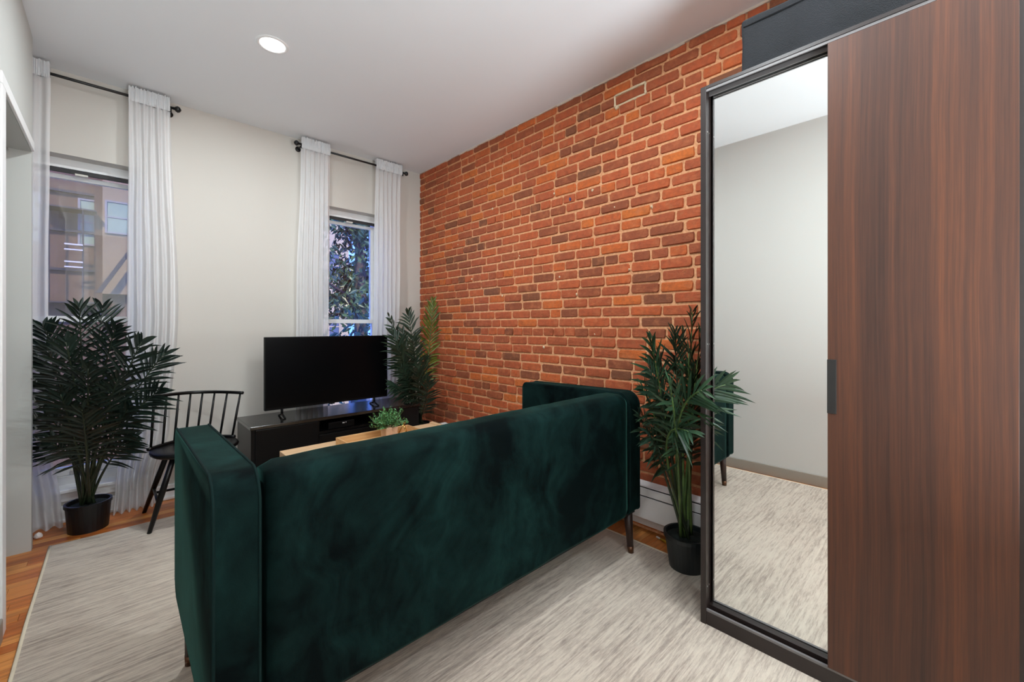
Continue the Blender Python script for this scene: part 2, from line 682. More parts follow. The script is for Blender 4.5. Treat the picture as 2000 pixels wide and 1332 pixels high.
at.data.foreach_set('value', tones)
tag(o, kind='stuff')

ceiling = struct_mesh('ceiling', box_bm(-1.2, 2.6, YN - 0.2, 4.2, CH, CH + 0.2), M['ceiling'])

# window wall with two openings
bm = bmesh.new()
xs = [-1.2, WIN[0][0], WIN[0][1], WIN[1][0], WIN[1][1], 2.6]
for i in range(5):
    if i in (1, 3):
        add_box(bm, xs[i], xs[i + 1], YF, YF + 0.24, -0.2, SILL - 0.02)
        add_box(bm, xs[i], xs[i + 1], YF, YF + 0.24, HEAD, CH)
    else:
        add_box(bm, xs[i], xs[i + 1], YF, YF + 0.24, -0.2, CH)
wall_far = struct_mesh('wall_far', bm, M['wall_white'])

# left wall: solid up to the closet opening, header, pilaster and closet box
OPY, OPZ = 2.575, 2.135
bm = bmesh.new()
add_box(bm, XL - 0.11, XL, YN - 0.1, OPY, -0.1, CH)
add_box(bm, XL - 0.11, XL, OPY, YC, OPZ, CH)
add_box(bm, -1.1, XL, YC, YC + 0.045, -0.1, CH)
add_box(bm, -1.15, -1.0, 2.0, YF, -0.1, CH)
add_box(bm, -1.1, XL - 0.11, 2.0, 2.05, -0.1, CH)
wall_left = struct_mesh('wall_left', bm, M['wall_grey'])
# casing round the near jamb, door track inside the header
mesh_obj('casing', box_bm(XL - 0.12, XL + 0.012, OPY - 0.07, OPY + 0.005, 0.0, OPZ + 0.0, bevel=0.004), M['trim_white'], wall_left)
mesh_obj('casing', box_bm(XL, XL + 0.012, OPY - 0.07, YC - 0.01, OPZ, OPZ + 0.05, bevel=0.004), M['trim_white'], wall_left)
tk = mesh_obj('door_track', box_bm(XL - 0.165, XL - 0.112, OPY, YC - 0.005, OPZ - 0.05, OPZ + 0.0), M['dark_gap'], wall_left)
mesh_obj('roller', tube_bm([(XL - 0.085, YC - 0.03, OPZ - 0.012), (XL - 0.085, YC - 0.012, OPZ - 0.012)], 0.008, 10), M['steel'], wall_left)
cd_ = struct_mesh('closet_shade_panel', box_bm(XL - 0.150, XL - 0.115, OPY + 0.02, YC - 0.06, 0.012, OPZ - 0.052), plain('grey green shade panel', srgb(150, 152, 146), 0.5, var=0.03))  # panel added to darken the closet opening, its grey green stands for shade
struct_mesh('wall_near', box_bm(-0.5, 2.6, YN - 0.2, YN, -0.1, CH), M['wall_grey'])
# baseboards
def baseboard(name, x0, x1, y0, y1, h, mat):
    bm = box_bm(x0, x1, y0, y1, 0.0, h, bevel=0.004)
    return struct_mesh(name, bm, mat)


baseboard('baseboard_left', XL, XL + 0.014, YN, OPY - 0.075, 0.085, M['baseboard'])
bf = struct('baseboard_far')
for x0, x1 in ((-0.99, 0.64), (0.64, 2.2)):
    mesh_obj('board', box_bm(x0, x1, YF - 0.016, YF, 0.0, 0.10, bevel=0.004), M['trim_white'], bf)
    mesh_obj('shoe_moulding', box_bm(x0, x1, YF - 0.03, YF - 0.016, 0.0, 0.02, bevel=0.005), M['trim_white'], bf)

# ------------------------------------------------------------------ brick wall
wall_right = struct_mesh('wall_right', box_bm(XR, XR + 0.25, YN - 0.1, YF, -0.1, CH), M['mortar'])
PITCH, JOINT = 0.066, 0.010
rb = random.Random(11)
bricks = []
row = 0
z = 0.012
MARK = None
while z < CH - 0.008:
    h = min(PITCH - JOINT, CH - 0.004 - z)
    header_row = row % 7 == 3
    y = YF - rb.random() * 0.12
    first = True
    while y > YN:
        if header_row:
            L = rb.uniform(0.085, 0.105)
        else:
            L = rb.choices([rb.uniform(0.180, 0.202), rb.uniform(0.085, 0.10), rb.uniform(0.125, 0.15)], [0.82, 0.12, 0.06])[0]
        if first:
            L = min(max(YF - y, 0.03), 0.2)
            y = YF
            first = False
        bricks.append([max(y - L, YN), y, z, h, rb.random()])
        y -= L + JOINT * rb.uniform(0.8, 1.25)
    z += PITCH
    row += 1


def cam_uv(x, y, z):
    d = math.sin(YAW) * x + math.cos(YAW) * y
    l = math.cos(YAW) * x - math.sin(YAW) * y
    if d < 0.05:
        return None
    return 1000 + FPX * l / d, HORIZON - FPX * (z - CAM_H) / d, d


def brick_rank(b):
    """rough size of a brick in the picture; 0 for those behind the wardrobe or sofa"""
    y0, y1, z, h, _ = b
    if y0 < 0.68:
        return 0
    q = cam_uv(XR, (y0 + y1) / 2, z + h / 2)
    if q is None:
        return 0
    u, v, d = q
    if v < 0 or u > 1440 or (u > 1372 and v > 165) or v > 980:
        return 0
    if v > 745 and 1027 < u < 1250:
        return 0
    if u < 1030 and v > 800 + (1030 - u) * 0.12:
        return 0
    a = abs(cam_uv(XR, y0, z)[0] - cam_uv(XR, y1, z)[0])
    return a * FPX * h / d


order = sorted(range(len(bricks)), key=lambda i: -brick_rank(bricks[i]))
single = set(order[:296])
# unit brick meshes with worn corners (y,z in 0..1, x depth towards the room is -X)
brick_meshes = []
for v in range(14):
    r = random.Random(100 + v)
    bm = bmesh.new()
    c = []
    long_ = 0.07
    tall = 0.24
    j = lambda s: r.uniform(-s, s)
    front = [(long_ * r.uniform(.3, 1), 0 + abs(j(.05))), (0.5 + j(.1), abs(j(.06))), (1 - long_ * r.uniform(.3, 1), abs(j(.06))),
             (1 - abs(j(.02)), tall * r.uniform(.5, 1.2)), (1 - abs(j(.02)), 1 - tall * r.uniform(.5, 1.2)),
             (1 - long_ * r.uniform(.3, 1), 1 - abs(j(.06))), (0.5 + j(.1), 1 - abs(j(.06))), (long_ * r.uniform(.3, 1), 1 - abs(j(.06))),
             (abs(j(.02)), 1 - tall * r.uniform(.5, 1.2)), (abs(j(.02)), tall * r.uniform(.5, 1.2))]
    dep = 0.008
    rim = [bm.verts.new((-0.4 * dep, a, b)) for a, b in front]
    back = [bm.verts.new((0.012, a, b)) for a, b in front]
    inn = [bm.verts.new((-dep + j(.0015), 0.5 + (a - 0.5) * 0.965, 0.5 + (b - 0.5) * 0.88)) for a, b in front]
    mid = bm.verts.new((-dep + j(.001), 0.5, 0.5))
    n = len(front)
    for i in range(n):
        k = (i + 1) % n
        bm.faces.new((back[i], back[k], rim[k], rim[i]))
        bm.faces.new((rim[i], rim[k], inn[k], inn[i]))
        bm.faces.new((inn[i], inn[k], mid))
    bmesh.ops.recalc_face_normals(bm, faces=bm.faces)
    me = bpy.data.meshes.new('brick')
    bm.to_mesh(me)
    bm.free()
    me.materials.append(M['brick'])
    brick_meshes.append(me)

mass_v, mass_f, mass_t = [], [], []
WM = None
for i, (y0, y1, z, h, tone) in enumerate(bricks):
    if y1 - y0 < 0.012:
        continue
    me = brick_meshes[rb.randrange(14)]
    dx = rb.uniform(-0.004, 0.003)
    sag = rb.uniform(-0.0015, 0.0015)
    tilt = rb.uniform(-0.008, 0.008)
    if i in single:
        o = bpy.data.objects.new('brick', me)
        o.location = (XR + dx, y0, z + sag)
        o.scale = (1, y1 - y0, h)
        o.rotation_euler = (tilt, 0, 0)
        link(o, wall_right)
    else:
        b0 = len(mass_v)
        for v in me.vertices:
            mass_v.append((XR + dx + v.co.x, y0 + v.co.y * (y1 - y0), z + sag + v.co.z * h))
        for f in me.polygons:
            mass_f.append([b0 + q for q in f.vertices])
            mass_t.append(tone)
    if abs((y0 + y1) / 2 - 1.258) < 0.11 and abs(z + h / 2 - 2.567) < 0.034 and (y1 - y0) > 0.12:
        pass
WM = min((b for b in bricks if b[1] - b[0] > 0.165), key=lambda b: abs((b[0] + b[1]) / 2 - 1.258) + 2 * abs(b[2] + b[3] / 2 - 2.567))[:4]
me = bpy.data.meshes.new('brickwork')
me.from_pydata(mass_v, [], mass_f)
me.materials.append(M['brick_mass'])
at = me.attributes.new('tone', 'FLOAT', 'FACE')
at.data.foreach_set('value', mass_t)
tag(link(bpy.data.objects.new('brickwork', me), wall_right), kind='stuff')
# the one brick repointed with cream mortar
if WM:
    y0, y1, z, h = WM
    bm = bmesh.new()
    e = 0.007
    pth = [(y0 - e, z - e), (y1 + e, z - e), (y1 + e, z + h + e), (y0 - e, z + h + e)]
    for a, b in zip(pth, pth[1:] + pth[:1]):
        pts = []
        for k in range(7):
            s = k / 6
            pts.append((XR - 0.004, a[0] + (b[0] - a[0]) * s + rb.uniform(-.001, .001), a[1] + (b[1] - a[1]) * s + rb.uniform(-.0015, .0015)))
        add_tube(bm, pts, [rb.uniform(.0065, .0095) for _ in pts], 6)
    add_tube(bm, [(XR - 0.005, y1 - 0.02, z - 0.012), (XR - 0.006, y1, z - 0.018)], [0.012, 0.015], 7)
    mesh_obj('cream_mortar', bm, M['white_mortar'], wall_right, smooth=True)
# ragged paint edge under the ceiling
bm = bmesh.new()
y = YF
while y > -0.3:
    L = rb.uniform(0.06, 0.22)
    hh = rb.uniform(0.004, 0.016)
    vs = [(XR - 0.016, y, CH), (XR - 0.016, y - L, CH), (XR - 0.014, y - L, CH - hh * rb.uniform(.4, 1)), (XR - 0.014, y - L * rb.uniform(.3, .7), CH - hh), (XR - 0.014, y, CH - hh * rb.uniform(.4, 1))]
    bm.faces.new([bm.verts.new(v) for v in vs])
    y -= L
r_ = bmesh.ops.extrude_face_region(bm, geom=list(bm.faces))
bmesh.ops.translate(bm, vec=(0.014, 0, 0), verts=[g for g in r_['geom'] if isinstance(g, bmesh.types.BMVert)])
bmesh.ops.recalc_face_normals(bm, faces=bm.faces)
mesh_obj('paint_edge', bm, M['caulk'], wall_right)
# pale chips on the bricks, one blue paint mark
bm = bmesh.new()
for (yy, zz, s) in [(2.62, 2.18, .012), (1.95, 2.15, .010), (1.62, 2.10, .012), (1.45, 1.95, .014), (2.9, 1.62, .012), (2.3, 1.75, .01), (1.9, 1.55, .01),
                    (1.2, 1.9, .013), (2.5, 1.45, .012), (1.75, 1.42, .012), (1.35, 1.55, .01), (3.1, 1.95, .012), (2.05, 1.05, .013), (1.6, 1.15, .01)]:
    n = 6
    c = bm.verts.new((XR - 0.017, yy, zz))
    ring = [bm.verts.new((XR - 0.008, yy + s * rb.uniform(.4, 1) * math.cos(k), zz + s * 1.3 * rb.uniform(.4, 1) * math.sin(k))) for k in [2 * math.pi * q / n for q in range(n)]]
    for k in range(n):
        bm.faces.new((c, ring[k], ring[(k + 1) % n]))
mesh_obj('mortar_chips', bm, M['white_mortar'], wall_right)
bm = bmesh.new()
add_tube(bm, [(XR - 0.013, 1.803, 2.088), (XR - 0.014, 1.80, 2.078), (XR - 0.013, 1.802, 2.066)], [0.004, 0.008, 0.004], 7)
mesh_obj('blue_paint_mark', bm, plain('blue paint', srgb(60, 80, 130), 0.6), wall_right)

# ------------------------------------------------------------------ windows
def build_window(idx, x0, x1):
    root = struct('window_%d' % idx, ((x0 + x1) / 2, YF, SILL))
    y0 = YF + 0.10
    # outer frame lining the reveal
    fr = bmesh.new()
    add_box(fr, x0, x0 + 0.03, y0, y0 + 0.12, SILL, HEAD)
    add_box(fr, x1 - 0.03, x1, y0, y0 + 0.12, SILL, HEAD)
    add_box(fr, x0 + 0.03, x1 - 0.03, y0, y0 + 0.12, HEAD - 0.058, HEAD)
    add_box(fr, x0 + 0.03, x1 - 0.03, y0, y0 + 0.12, SILL, SILL + 0.05)
    mesh_obj('frame', fr, M['trim_white'], root)
    mesh_obj('screen_rail', box_bm(x0 + 0.03, x1 - 0.03, y0 + 0.004, y0 + 0.03, HEAD - 0.082, HEAD - 0.06), M['iron'], root)
    for nm, za, zb, yy in (('upper_sash', 1.232, HEAD - 0.085, y0 + 0.062), ('lower_sash', SILL + 0.052, 1.268, y0 + 0.022)):
        s = bmesh.new()
        a, b = x0 + 0.031, x1 - 0.031
        st = 0.022
        rb_, rt = (0.036, 0.026) if nm == 'upper_sash' else (0.05, 0.036)
        add_box(s, a, a + st, yy, yy + 0.035, za, zb)
        add_box(s, b - st, b, yy, yy + 0.035, za, zb)
        add_box(s, a + st, b - st, yy, yy + 0.035, za, za + rb_)
        add_box(s, a + st, b - st, yy, yy + 0.035, zb - rt, zb)
        so = mesh_obj(nm, s, M['trim_white'], root)
        mesh_obj('pane', box_bm(a + st, b - st, yy + 0.016, yy + 0.019, za + rb_, zb - rt), M['glass'], so)
    if idx == 1:
        mesh_obj('insect_screen', box_bm(x0 + 0.031, x1 - 0.031, y0 + 0.104, y0 + 0.106, SILL + 0.052, HEAD - 0.06), M['screen_mesh'], root)
    lk = bmesh.new()
    xm = (x0 + x1) / 2
    add_box(lk, xm - 0.03, xm + 0.03, y0 + 0.0, y0 + 0.03, HEAD - 0.092, HEAD - 0.08, bevel=0.003)
    mesh_obj('latch', lk, M['pale_paint'], root)
    lf = bmesh.new()
    add_box(lf, xm - 0.05, xm + 0.05, y0 + 0.008, y0 + 0.022, SILL + 0.075, SILL + 0.087, bevel=0.003)
    mesh_obj('sash_lift', lf, M['pale_paint'], root)
    # stool, apron
    mesh_obj('sill', box_bm(x0 - 0.05, x1 + 0.05, YF - 0.035, YF + 0.11, SILL - 0.022, SILL, bevel=0.005), M['trim_white'], root)
    mesh_obj('apron', box_bm(x0 - 0.03, x1 + 0.03, YF - 0.016, YF, 0.125, SILL - 0.022, bevel=0.003), M['trim_white'], root)


build_window(1, *WIN[0])
build_window(2, *WIN[1])

# ------------------------------------------------------------------ ceiling downlights
lamp_labels = ['round white recessed downlight glowing on the ceiling in front of the windows',
               'round recessed ceiling downlight above the back of the green sofa',
               'round recessed ceiling downlight in front of the mirrored wardrobe',
               'round recessed ceiling downlight at the near end of the left wall',
               'round recessed ceiling downlight at the near end of the room, right side']
for (x, y, e), lb in zip(LAMPS, lamp_labels):
    t_ = thing('ceiling_light', (x, y, CH), lb, 'ceiling light', 'recessed ceiling lights')
    bm = bmesh.new()
    add_lathe(bm, [(0.062, -0.001), (0.064, -0.006), (0.076, -0.005), (0.08, -0.001)], x, y, 40, CH)
    mesh_obj('trim_ring', bm, M['trim_white'], t_, smooth=True)
    bm = bmesh.new()
    add_lathe(bm, [(0.0, -0.004), (0.04, -0.0038), (0.063, -0.0015)], x, y, 40, CH)
    mesh_obj('lens', bm, M['lens'], t_)
    ld = bpy.data.lights.new('downlight_glow', 'AREA')
    ld.shape = 'DISK'
    ld.size = 0.13
    ld.energy = e
    ld.color = LAMP_COL
    lo = bpy.data.objects.new('downlight_glow', ld)
    lo.location = (0, 0, -0.012)
    link(lo, t_)
    lo.visible_glossy = True

# ------------------------------------------------------------------ rug
RUG = (-0.255, 2.09, -0.75, 3.36)
RZ = 0.012
rug = thing('area_rug', (0.9, 1.3, 0.0), 'large pale greige heathered rug under the green sofa', 'rug')
bm = bmesh.new()
nx, ny = 30, 52
grid = [[None] * (ny + 1) for _ in range(nx + 1)]
x0, x1, y0, y1 = RUG
for i in range(nx + 1):
    for j in range(ny + 1):
        x = x0 + (x1 - x0) * i / nx
        y = y0 + (y1 - y0) * j / ny
        ex = 0.006 * mnoise.noise(Vector((x * 2, y * 2, 3.1)))
        zz = RZ + 0.0012 * mnoise.noise(Vector((x * 5, y * 5, 0)))
        grid[i][j] = bm.verts.new((x + (ex if i in (0, nx) else 0), y + (ex if j in (0, ny) else 0), zz))
for i in range(nx):
    for j in range(ny):
        bm.faces.new((grid[i][j], grid[i + 1][j], grid[i + 1][j + 1], grid[i][j + 1]))
r_ = bmesh.ops.extrude_face_region(bm, geom=list(bm.faces))
for g in r_['geom']:
    if isinstance(g, bmesh.types.BMVert):
        g.co.z = 0.001
bmesh.ops.recalc_face_normals(bm, faces=bm.faces)
mesh_obj('pile', bm, M['rug'], rug)
for xx in (x0, x1):
    pts = [(xx + 0.005 * mnoise.noise(Vector((xx * 2, y0 + (y1 - y0) * k / 40 * 2, 3.1))), y0 + (y1 - y0) * k / 40, 0.008) for k in range(41)]
    mesh_obj('binding', tube_bm(pts, 0.0075, 6), M['rug_edge'], rug, smooth=True)

# ------------------------------------------------------------------ baseboard heater along the brick wall
ht = thing('baseboard_heater', (2.24, 1.9, 0.0), 'long white baseboard radiator cover along the foot of the brick wall', 'heater')
HY0, HY1 = 0.62, 3.30
XH = 2.205
mesh_obj('back_plate', prism_y([(XR - 0.018, 0.03), (XR - 0.014, 0.03), (XR - 0.014, 0.292), (XR - 0.024, 0.296), (XH + 0.012, 0.279), (XH + 0.012, 0.273), (XR - 0.026, 0.288), (XR - 0.018, 0.284)], HY0, HY1), M['heater'], ht)
mesh_obj('damper', prism_y([(XH + 0.004, 0.266), (XH + 0.01, 0.268), (XH + 0.003, 0.229), (XH - 0.002, 0.228)], HY0, HY1), M['heater'], ht)
mesh_obj('front_panel', prism_y([(XH - 0.003, 0.219), (XH + 0.003, 0.221), (XH + 0.003, 0.10), (XH + 0.016, 0.088), (XH + 0.013, 0.083), (XH - 0.003, 0.097)], HY0, HY1), M['heater'], ht)
mesh_obj('fin_core', box_bm(XH + 0.018, XR - 0.022, HY0 + 0.02, HY1 - 0.02, 0.11, 0.262), M['dark_gap'], ht)
for yy in (HY0, HY1 - 0.03):
    mesh_obj('end_cap', box_bm(XH - 0.006, XR - 0.013, yy, yy + 0.03, 0.04, 0.298, bevel=0.006), M['heater'], ht)
for yy in (0.9, 1.7, 2.5, 3.2):
    mesh_obj('bracket', box_bm(XH + 0.02, XR - 0.014, yy, yy + 0.02, 0.0, 0.11), M['heater'], ht)

# ------------------------------------------------------------------ sofa
sofa = thing('sofa', (1.06, 1.5, RZ), 'dark green velvet sofa seen from behind on the greige rug', 'sofa')
SY0, SY1 = 1.115, 1.885
SZ0, SZ1 = 0.245, 0.857
SX = (0.152, 1.985)
AT = 0.098


def soften(o, amp, scale=3.0):
    for v in o.data.vertices:
        w_ = v.co + world_of(o)
        v.co += v.normal * (amp * mnoise.noise(w_ * scale) + amp * 0.4 * mnoise.noise(w_ * scale * 3.3))


def grid_panel(x0, x1, z0, z1, y0, y1, r, nx=44, nz=16):
    """thick upholstered slab standing in XZ, rounded top edge"""
    bm = bmesh.new()
    prof = round_profile([(y0, z0, 0.02), (y0, z1, r), (y1, z1, r), (y1, z0, 0.02)], 6)
    fine = []
    for i, p_ in enumerate(prof):
        q = prof[(i + 1) % len(prof)]
        d = math.hypot(q[0] - p_[0], q[1] - p_[1])
        k = max(1, int(d / 0.045))
        for s in range(k):
            fine.append((p_[0] + (q[0] - p_[0]) * s / k, p_[1] + (q[1] - p_[1]) * s / k))
    rings = []
    xs_ = [x0 + (x1 - x0) * i / nx for i in range(nx + 1)]
    cyy, czz = (y0 + y1) / 2, (z0 + z1) / 2
    for i, x in enumerate(xs_):
        e = min(i, nx - i)
        sh = 0.012 if e == 0 else 0.0
        rings.append([bm.verts.new((x, yy + (sh if yy < cyy else -sh), zz + (-sh if zz > czz else sh))) for yy, zz in fine])
    xs2 = rings
    n = len(fine)
    for a, b in zip(rings, rings[1:]):
        for k in range(n):
            bm.faces.new((a[k], b[k], b[(k + 1) % n], a[(k + 1) % n]))
    bm.faces.new(rings[0])
    bm.faces.new(rings[-1][::-1])
    bmesh.ops.recalc_face_normals(bm, faces=bm.faces)
    return bm


back = mesh_obj('backrest', grid_panel(SX[0] + AT + 0.012, SX[1] - AT - 0.010, SZ0, SZ1, SY0, SY0 + 0.15, 0.045), M['velvet'], sofa, smooth=True)
soften(back, 0.006)
arm_prof_c = [(SY0 + 0.002, SZ0, 0.02), (SY0 + 0.002, SZ1 + 0.004, 0.07), (SY1, SZ1 - 0.012, 0.035), (SY1 + 0.005, SZ0 + 0.02, 0.05)]
for side, xa in (('l', SX[0]), ('r', SX[1] - AT)):
    prof = round_profile(arm_prof_c, 8)
    a = mesh_obj('armrest', prism_x(prof, xa, xa + AT, bevel=0.008, seg=3), M['velvet'], sofa, smooth=True)
    bm = bmesh.new()
    for xe in (xa + 0.004, xa + AT - 0.004):
        pts = [(xe, y, z) for y, z in prof]
        cl = pts + [pts[0], pts[1]]
        add_tube(bm, cl, 0.0036, 6, cap=False)
    mesh_obj('piping', bm, M['piping'], a, smooth=True)
# inner frame, seat and cushions (front side)
mesh_obj('seat_base', box_bm(SX[0] + AT, SX[1] - AT, SY0 + 0.15, SY1 - 0.01, SZ0 + 0.005, 0.36, bevel=0.015), M['velvet'], sofa, smooth=False)
xm = (SX[0] + SX[1]) / 2
for xa, xb in ((SX[0] + AT + 0.004, xm - 0.003), (xm + 0.003, SX[1] - AT - 0.004)):
    o = mesh_obj('seat_cushion', box_bm(xa, xb, SY0 + 0.16, SY1 + 0.0, 0.362, 0.48, bevel=0.035, seg=4), M['velvet'], sofa, smooth=True)
    o = mesh_obj('back_cushion', box_bm(xa, xb, SY0 + 0.152, SY0 + 0.27, 0.482, 0.80, bevel=0.04, seg=4), M['velvet'], sofa, smooth=True)
# gap shadow strip between backrest and arms is open; underside board
mesh_obj('underside', box_bm(SX[0] + 0.02, SX[1] - 0.02, SY0 + 0.02, SY1 - 0.03, SZ0 - 0.012, SZ0 + 0.006), M['dark_gap'], sofa)
plain_ferrule = plain('bronze ferrule', srgb(104, 72, 52), 0.35, metal=0.7)
for lx, ly in ((SX[0] + 0.05, SY0 + 0.06), (SX[1] - 0.03, SY0 + 0.055), (SX[0] + 0.045, SY1 - 0.05), (SX[1] - 0.05, SY1 - 0.06)):
    sx = -0.006 if lx < 1 else 0.012
    sy = -0.012 if ly < 1.5 else 0.012
    l = mesh_obj('leg', tube_bm([(lx, ly, SZ0 - 0.002), (lx + sx * .8, ly + sy * .8, RZ + 0.034)], [0.024, 0.0165], 16), M['walnut_leg'], sofa, smooth=True)
    mesh_obj('ferrule', tube_bm([(lx + sx * .8, ly + sy * .8, RZ + 0.036), (lx + sx, ly + sy, RZ + 0.0)], [0.0172, 0.015], 16), plain_ferrule, l, smooth=True)

# ------------------------------------------------------------------ wardrobe
WX = 1.706
wd = thing('wardrobe', (1.98, 0.28, RZ), 'tall dark wardrobe with one mirrored and one walnut sliding door', 'wardrobe')
WY0, WY1, WZ1 = -0.135, 0.692, 2.160
WB = 2.175
mesh_obj('side_panel', box_bm(WX, WB, WY1 - 0.022, WY1, RZ, WZ1, bevel=0.0015), M['wardrobe_dark'], wd)
sp = mesh_obj('side_panel', box_bm(WX, WB, WY0, WY0 + 0.022, RZ, WZ1, bevel=0.0015), M['wardrobe_dark'], wd)
mesh_obj('top_panel', box_bm(WX, WB, WY0 + 0.022, WY1 - 0.022, WZ1 - 0.012, WZ1), M['wardrobe_dark'], wd)
mesh_obj('bottom_panel', box_bm(WX + 0.03, WB, WY0 + 0.022, WY1 - 0.022, 0.062, 0.08), M['wardrobe_dark'], wd)
mesh_obj('plinth', box_bm(WX + 0.004, WX + 0.022, WY0 + 0.022, WY1 - 0.022, RZ, 0.066), M['wardrobe_dark'], wd)
mesh_obj('back_panel', box_bm(WB - 0.01, WB, WY0 + 0.022, WY1 - 0.022, 0.08, WZ1 - 0.012), M['wardrobe_dark'], wd)
mesh_obj('bottom_track', box_bm(WX + 0.002, WX + 0.012, WY0 + 0.022, WY1 - 0.022, 0.066, 0.074), M['track'], wd)
tr = bmesh.new()
add_box(tr, WX + 0.002, WX + 0.008, WY0 + 0.022, WY1 - 0.022, WZ1 - 0.022, WZ1 - 0.013)
add_box(tr, WX + 0.030, WX + 0.036, WY0 + 0.022, WY1 - 0.022, WZ1 - 0.030, WZ1 - 0.013)
mesh_obj('top_track', tr, M['track'], wd)
# sliding doors
md = mesh_obj('mirror_door', box_bm(WX + 0.0475, WX + 0.062, 0.255, 0.662, 0.076, WZ1 - 0.022), M['wardrobe_dark'], wd)
mesh_obj('mirror_pane', box_bm(WX + 0.044, WX + 0.047, 0.262, 0.660, 0.080, WZ1 - 0.024), M['mirror'], md)
wdoor = mesh_obj('wood_door', box_bm(WX - 0.004, WX + 0.014, WY0 + 0.010, 0.278, 0.076, WZ1 - 0.026, bevel=0.001), M['veneer'], wd)
mesh_obj('handle', box_bm(WX - 0.007, WX + 0.002, 0.2545, 0.279, 0.915, 1.092, bevel=0.001), M['handle_black'], wdoor)
for zz in (0.16, 1.13, 1.98):
    for xx in (WX + 0.012, WX + 0.03):
        mesh_obj('screw', tube_bm([(xx, WY1 - 0.022, zz), (xx, WY1 - 0.0235, zz)], 0.003, 8), M['steel'], wd)

# storage bag on the wardrobe
BX0, BX1, BY0, BY1, BZ0, BZ1 = 1.755, 2.16, -0.12, 0.557, WZ1 + 0.001, 2.383
bag = thing('storage_bag', ((BX0 + BX1) / 2, 0.2, BZ0), 'dark slate fabric storage bag lying on top of the wardrobe', 'storage bag')
bm = box_bm(BX0, BX1, BY0, BY1, BZ0, BZ1, bevel=0.012, seg=3)
bmesh.ops.subdivide_edges(bm, edges=[e for e in bm.edges if e.calc_length() > 0.1], cuts=12, use_grid_fill=True)
o = mesh_obj('bag_body', bm, M['slate'], bag, smooth=True)
for v in o.data.vertices:
    w_ = v.co + world_of(o)
    k = mnoise.noise(Vector((w_.x * 3, w_.y * 9 + w_.z * 6, w_.z * 7)))
    if abs(w_.z - BZ0) > 0.02:
        v.co += v.normal * 0.006 * k
bm = bmesh.new()
zt = BZ1 - 0.045
for zt in (BZ1 - 0.03,):
    add_tube(bm, [(BX0 - 0.003, BY1 - 0.01, zt), (BX0 - 0.005, 0.2, zt - 0.004), (BX0 - 0.003, BY0 + 0.01, zt)], 0.003, 6)
mesh_obj('seam', bm, M['slate'], bag, smooth=True)

# ------------------------------------------------------------------ media console + television
con = thing('media_console', (1.29, 3.44, 0.0), 'low black media console standing before the window wall', 'cabinet')
CX0, CX1, CY0, CY1, CZ = 0.655, 1.93, 3.212, 3.635, 0.53
mesh_obj('top_panel', box_bm(CX0 - 0.006, CX1 + 0.006, CY0 - 0.012, CY1, CZ - 0.024, CZ, bevel=0.003), M['console'], con)
for xa in (CX0, CX1 - 0.024):
    mesh_obj('side_panel', box_bm(xa, xa + 0.024, CY0, CY1, 0.0, CZ - 0.024), M['black_wood'], con)
mesh_obj('back_panel', box_bm(CX0 + 0.024, CX1 - 0.024, CY1 - 0.012, CY1, 0.03, CZ - 0.024), M['black_wood'], con)
mesh_obj('bottom_panel', box_bm(CX0 + 0.024, CX1 - 0.024, CY0 + 0.015, CY1 - 0.012, 0.06, 0.08), M['black_wood'], con)
mesh_obj('shelf', box_bm(CX0 + 0.024, CX1 - 0.024, CY0 + 0.02, CY1 - 0.012, 0.40, 0.418), M['black_wood'], con)
mesh_obj('plinth', box_bm(CX0 + 0.024, CX1 - 0.024, CY0 + 0.03, CY0 + 0.045, 0.0, 0.06), M['black_wood'], con)
third = (CX1 - CX0 - 0.048) / 3
for k in range(3):
    xa = CX0 + 0.024 + third * k
    d_ = mesh_obj('drawer', box_bm(xa + 0.002, xa + third - 0.002, CY0 - 0.004, CY0 + 0.014, 0.09, 0.398 if k == 1 else CZ - 0.028, bevel=0.002), M['black_wood'], con)
    mesh_obj('pull', tube_bm([(xa + third / 2 - 0.05, CY0 - 0.016, 0.33), (xa + third / 2 + 0.05, CY0 - 0.016, 0.33)], 0.005, 8), M['black_metal'], d_)
    if k:
        mesh_obj('divider', box_bm(xa - 0.009, xa + 0.009, CY0 + 0.01, CY1 - 0.012, 0.08, CZ - 0.024), M['black_wood'], con)
# small streaming box with pale logo dots on the shelf
sb = thing('media_box', (1.29, 3.36, 0.419), 'small black media box with tiny pale badge in the console shelf', 'media box')
mesh_obj('box_body', box_bm(1.17, 1.37, 3.245, 3.42, 0.419, 0.470, bevel=0.004), M['tv_black'], sb)
bm = bmesh.new()
add_box(bm, 1.275, 1.292, 3.2425, 3.2455, 0.452, 0.459)
add_box(bm, 1.300, 1.306, 3.2425, 3.2455, 0.454, 0.461)
mesh_obj('badge', bm, plain('grey badge', srgb(210, 210, 210), 0.3), sb)

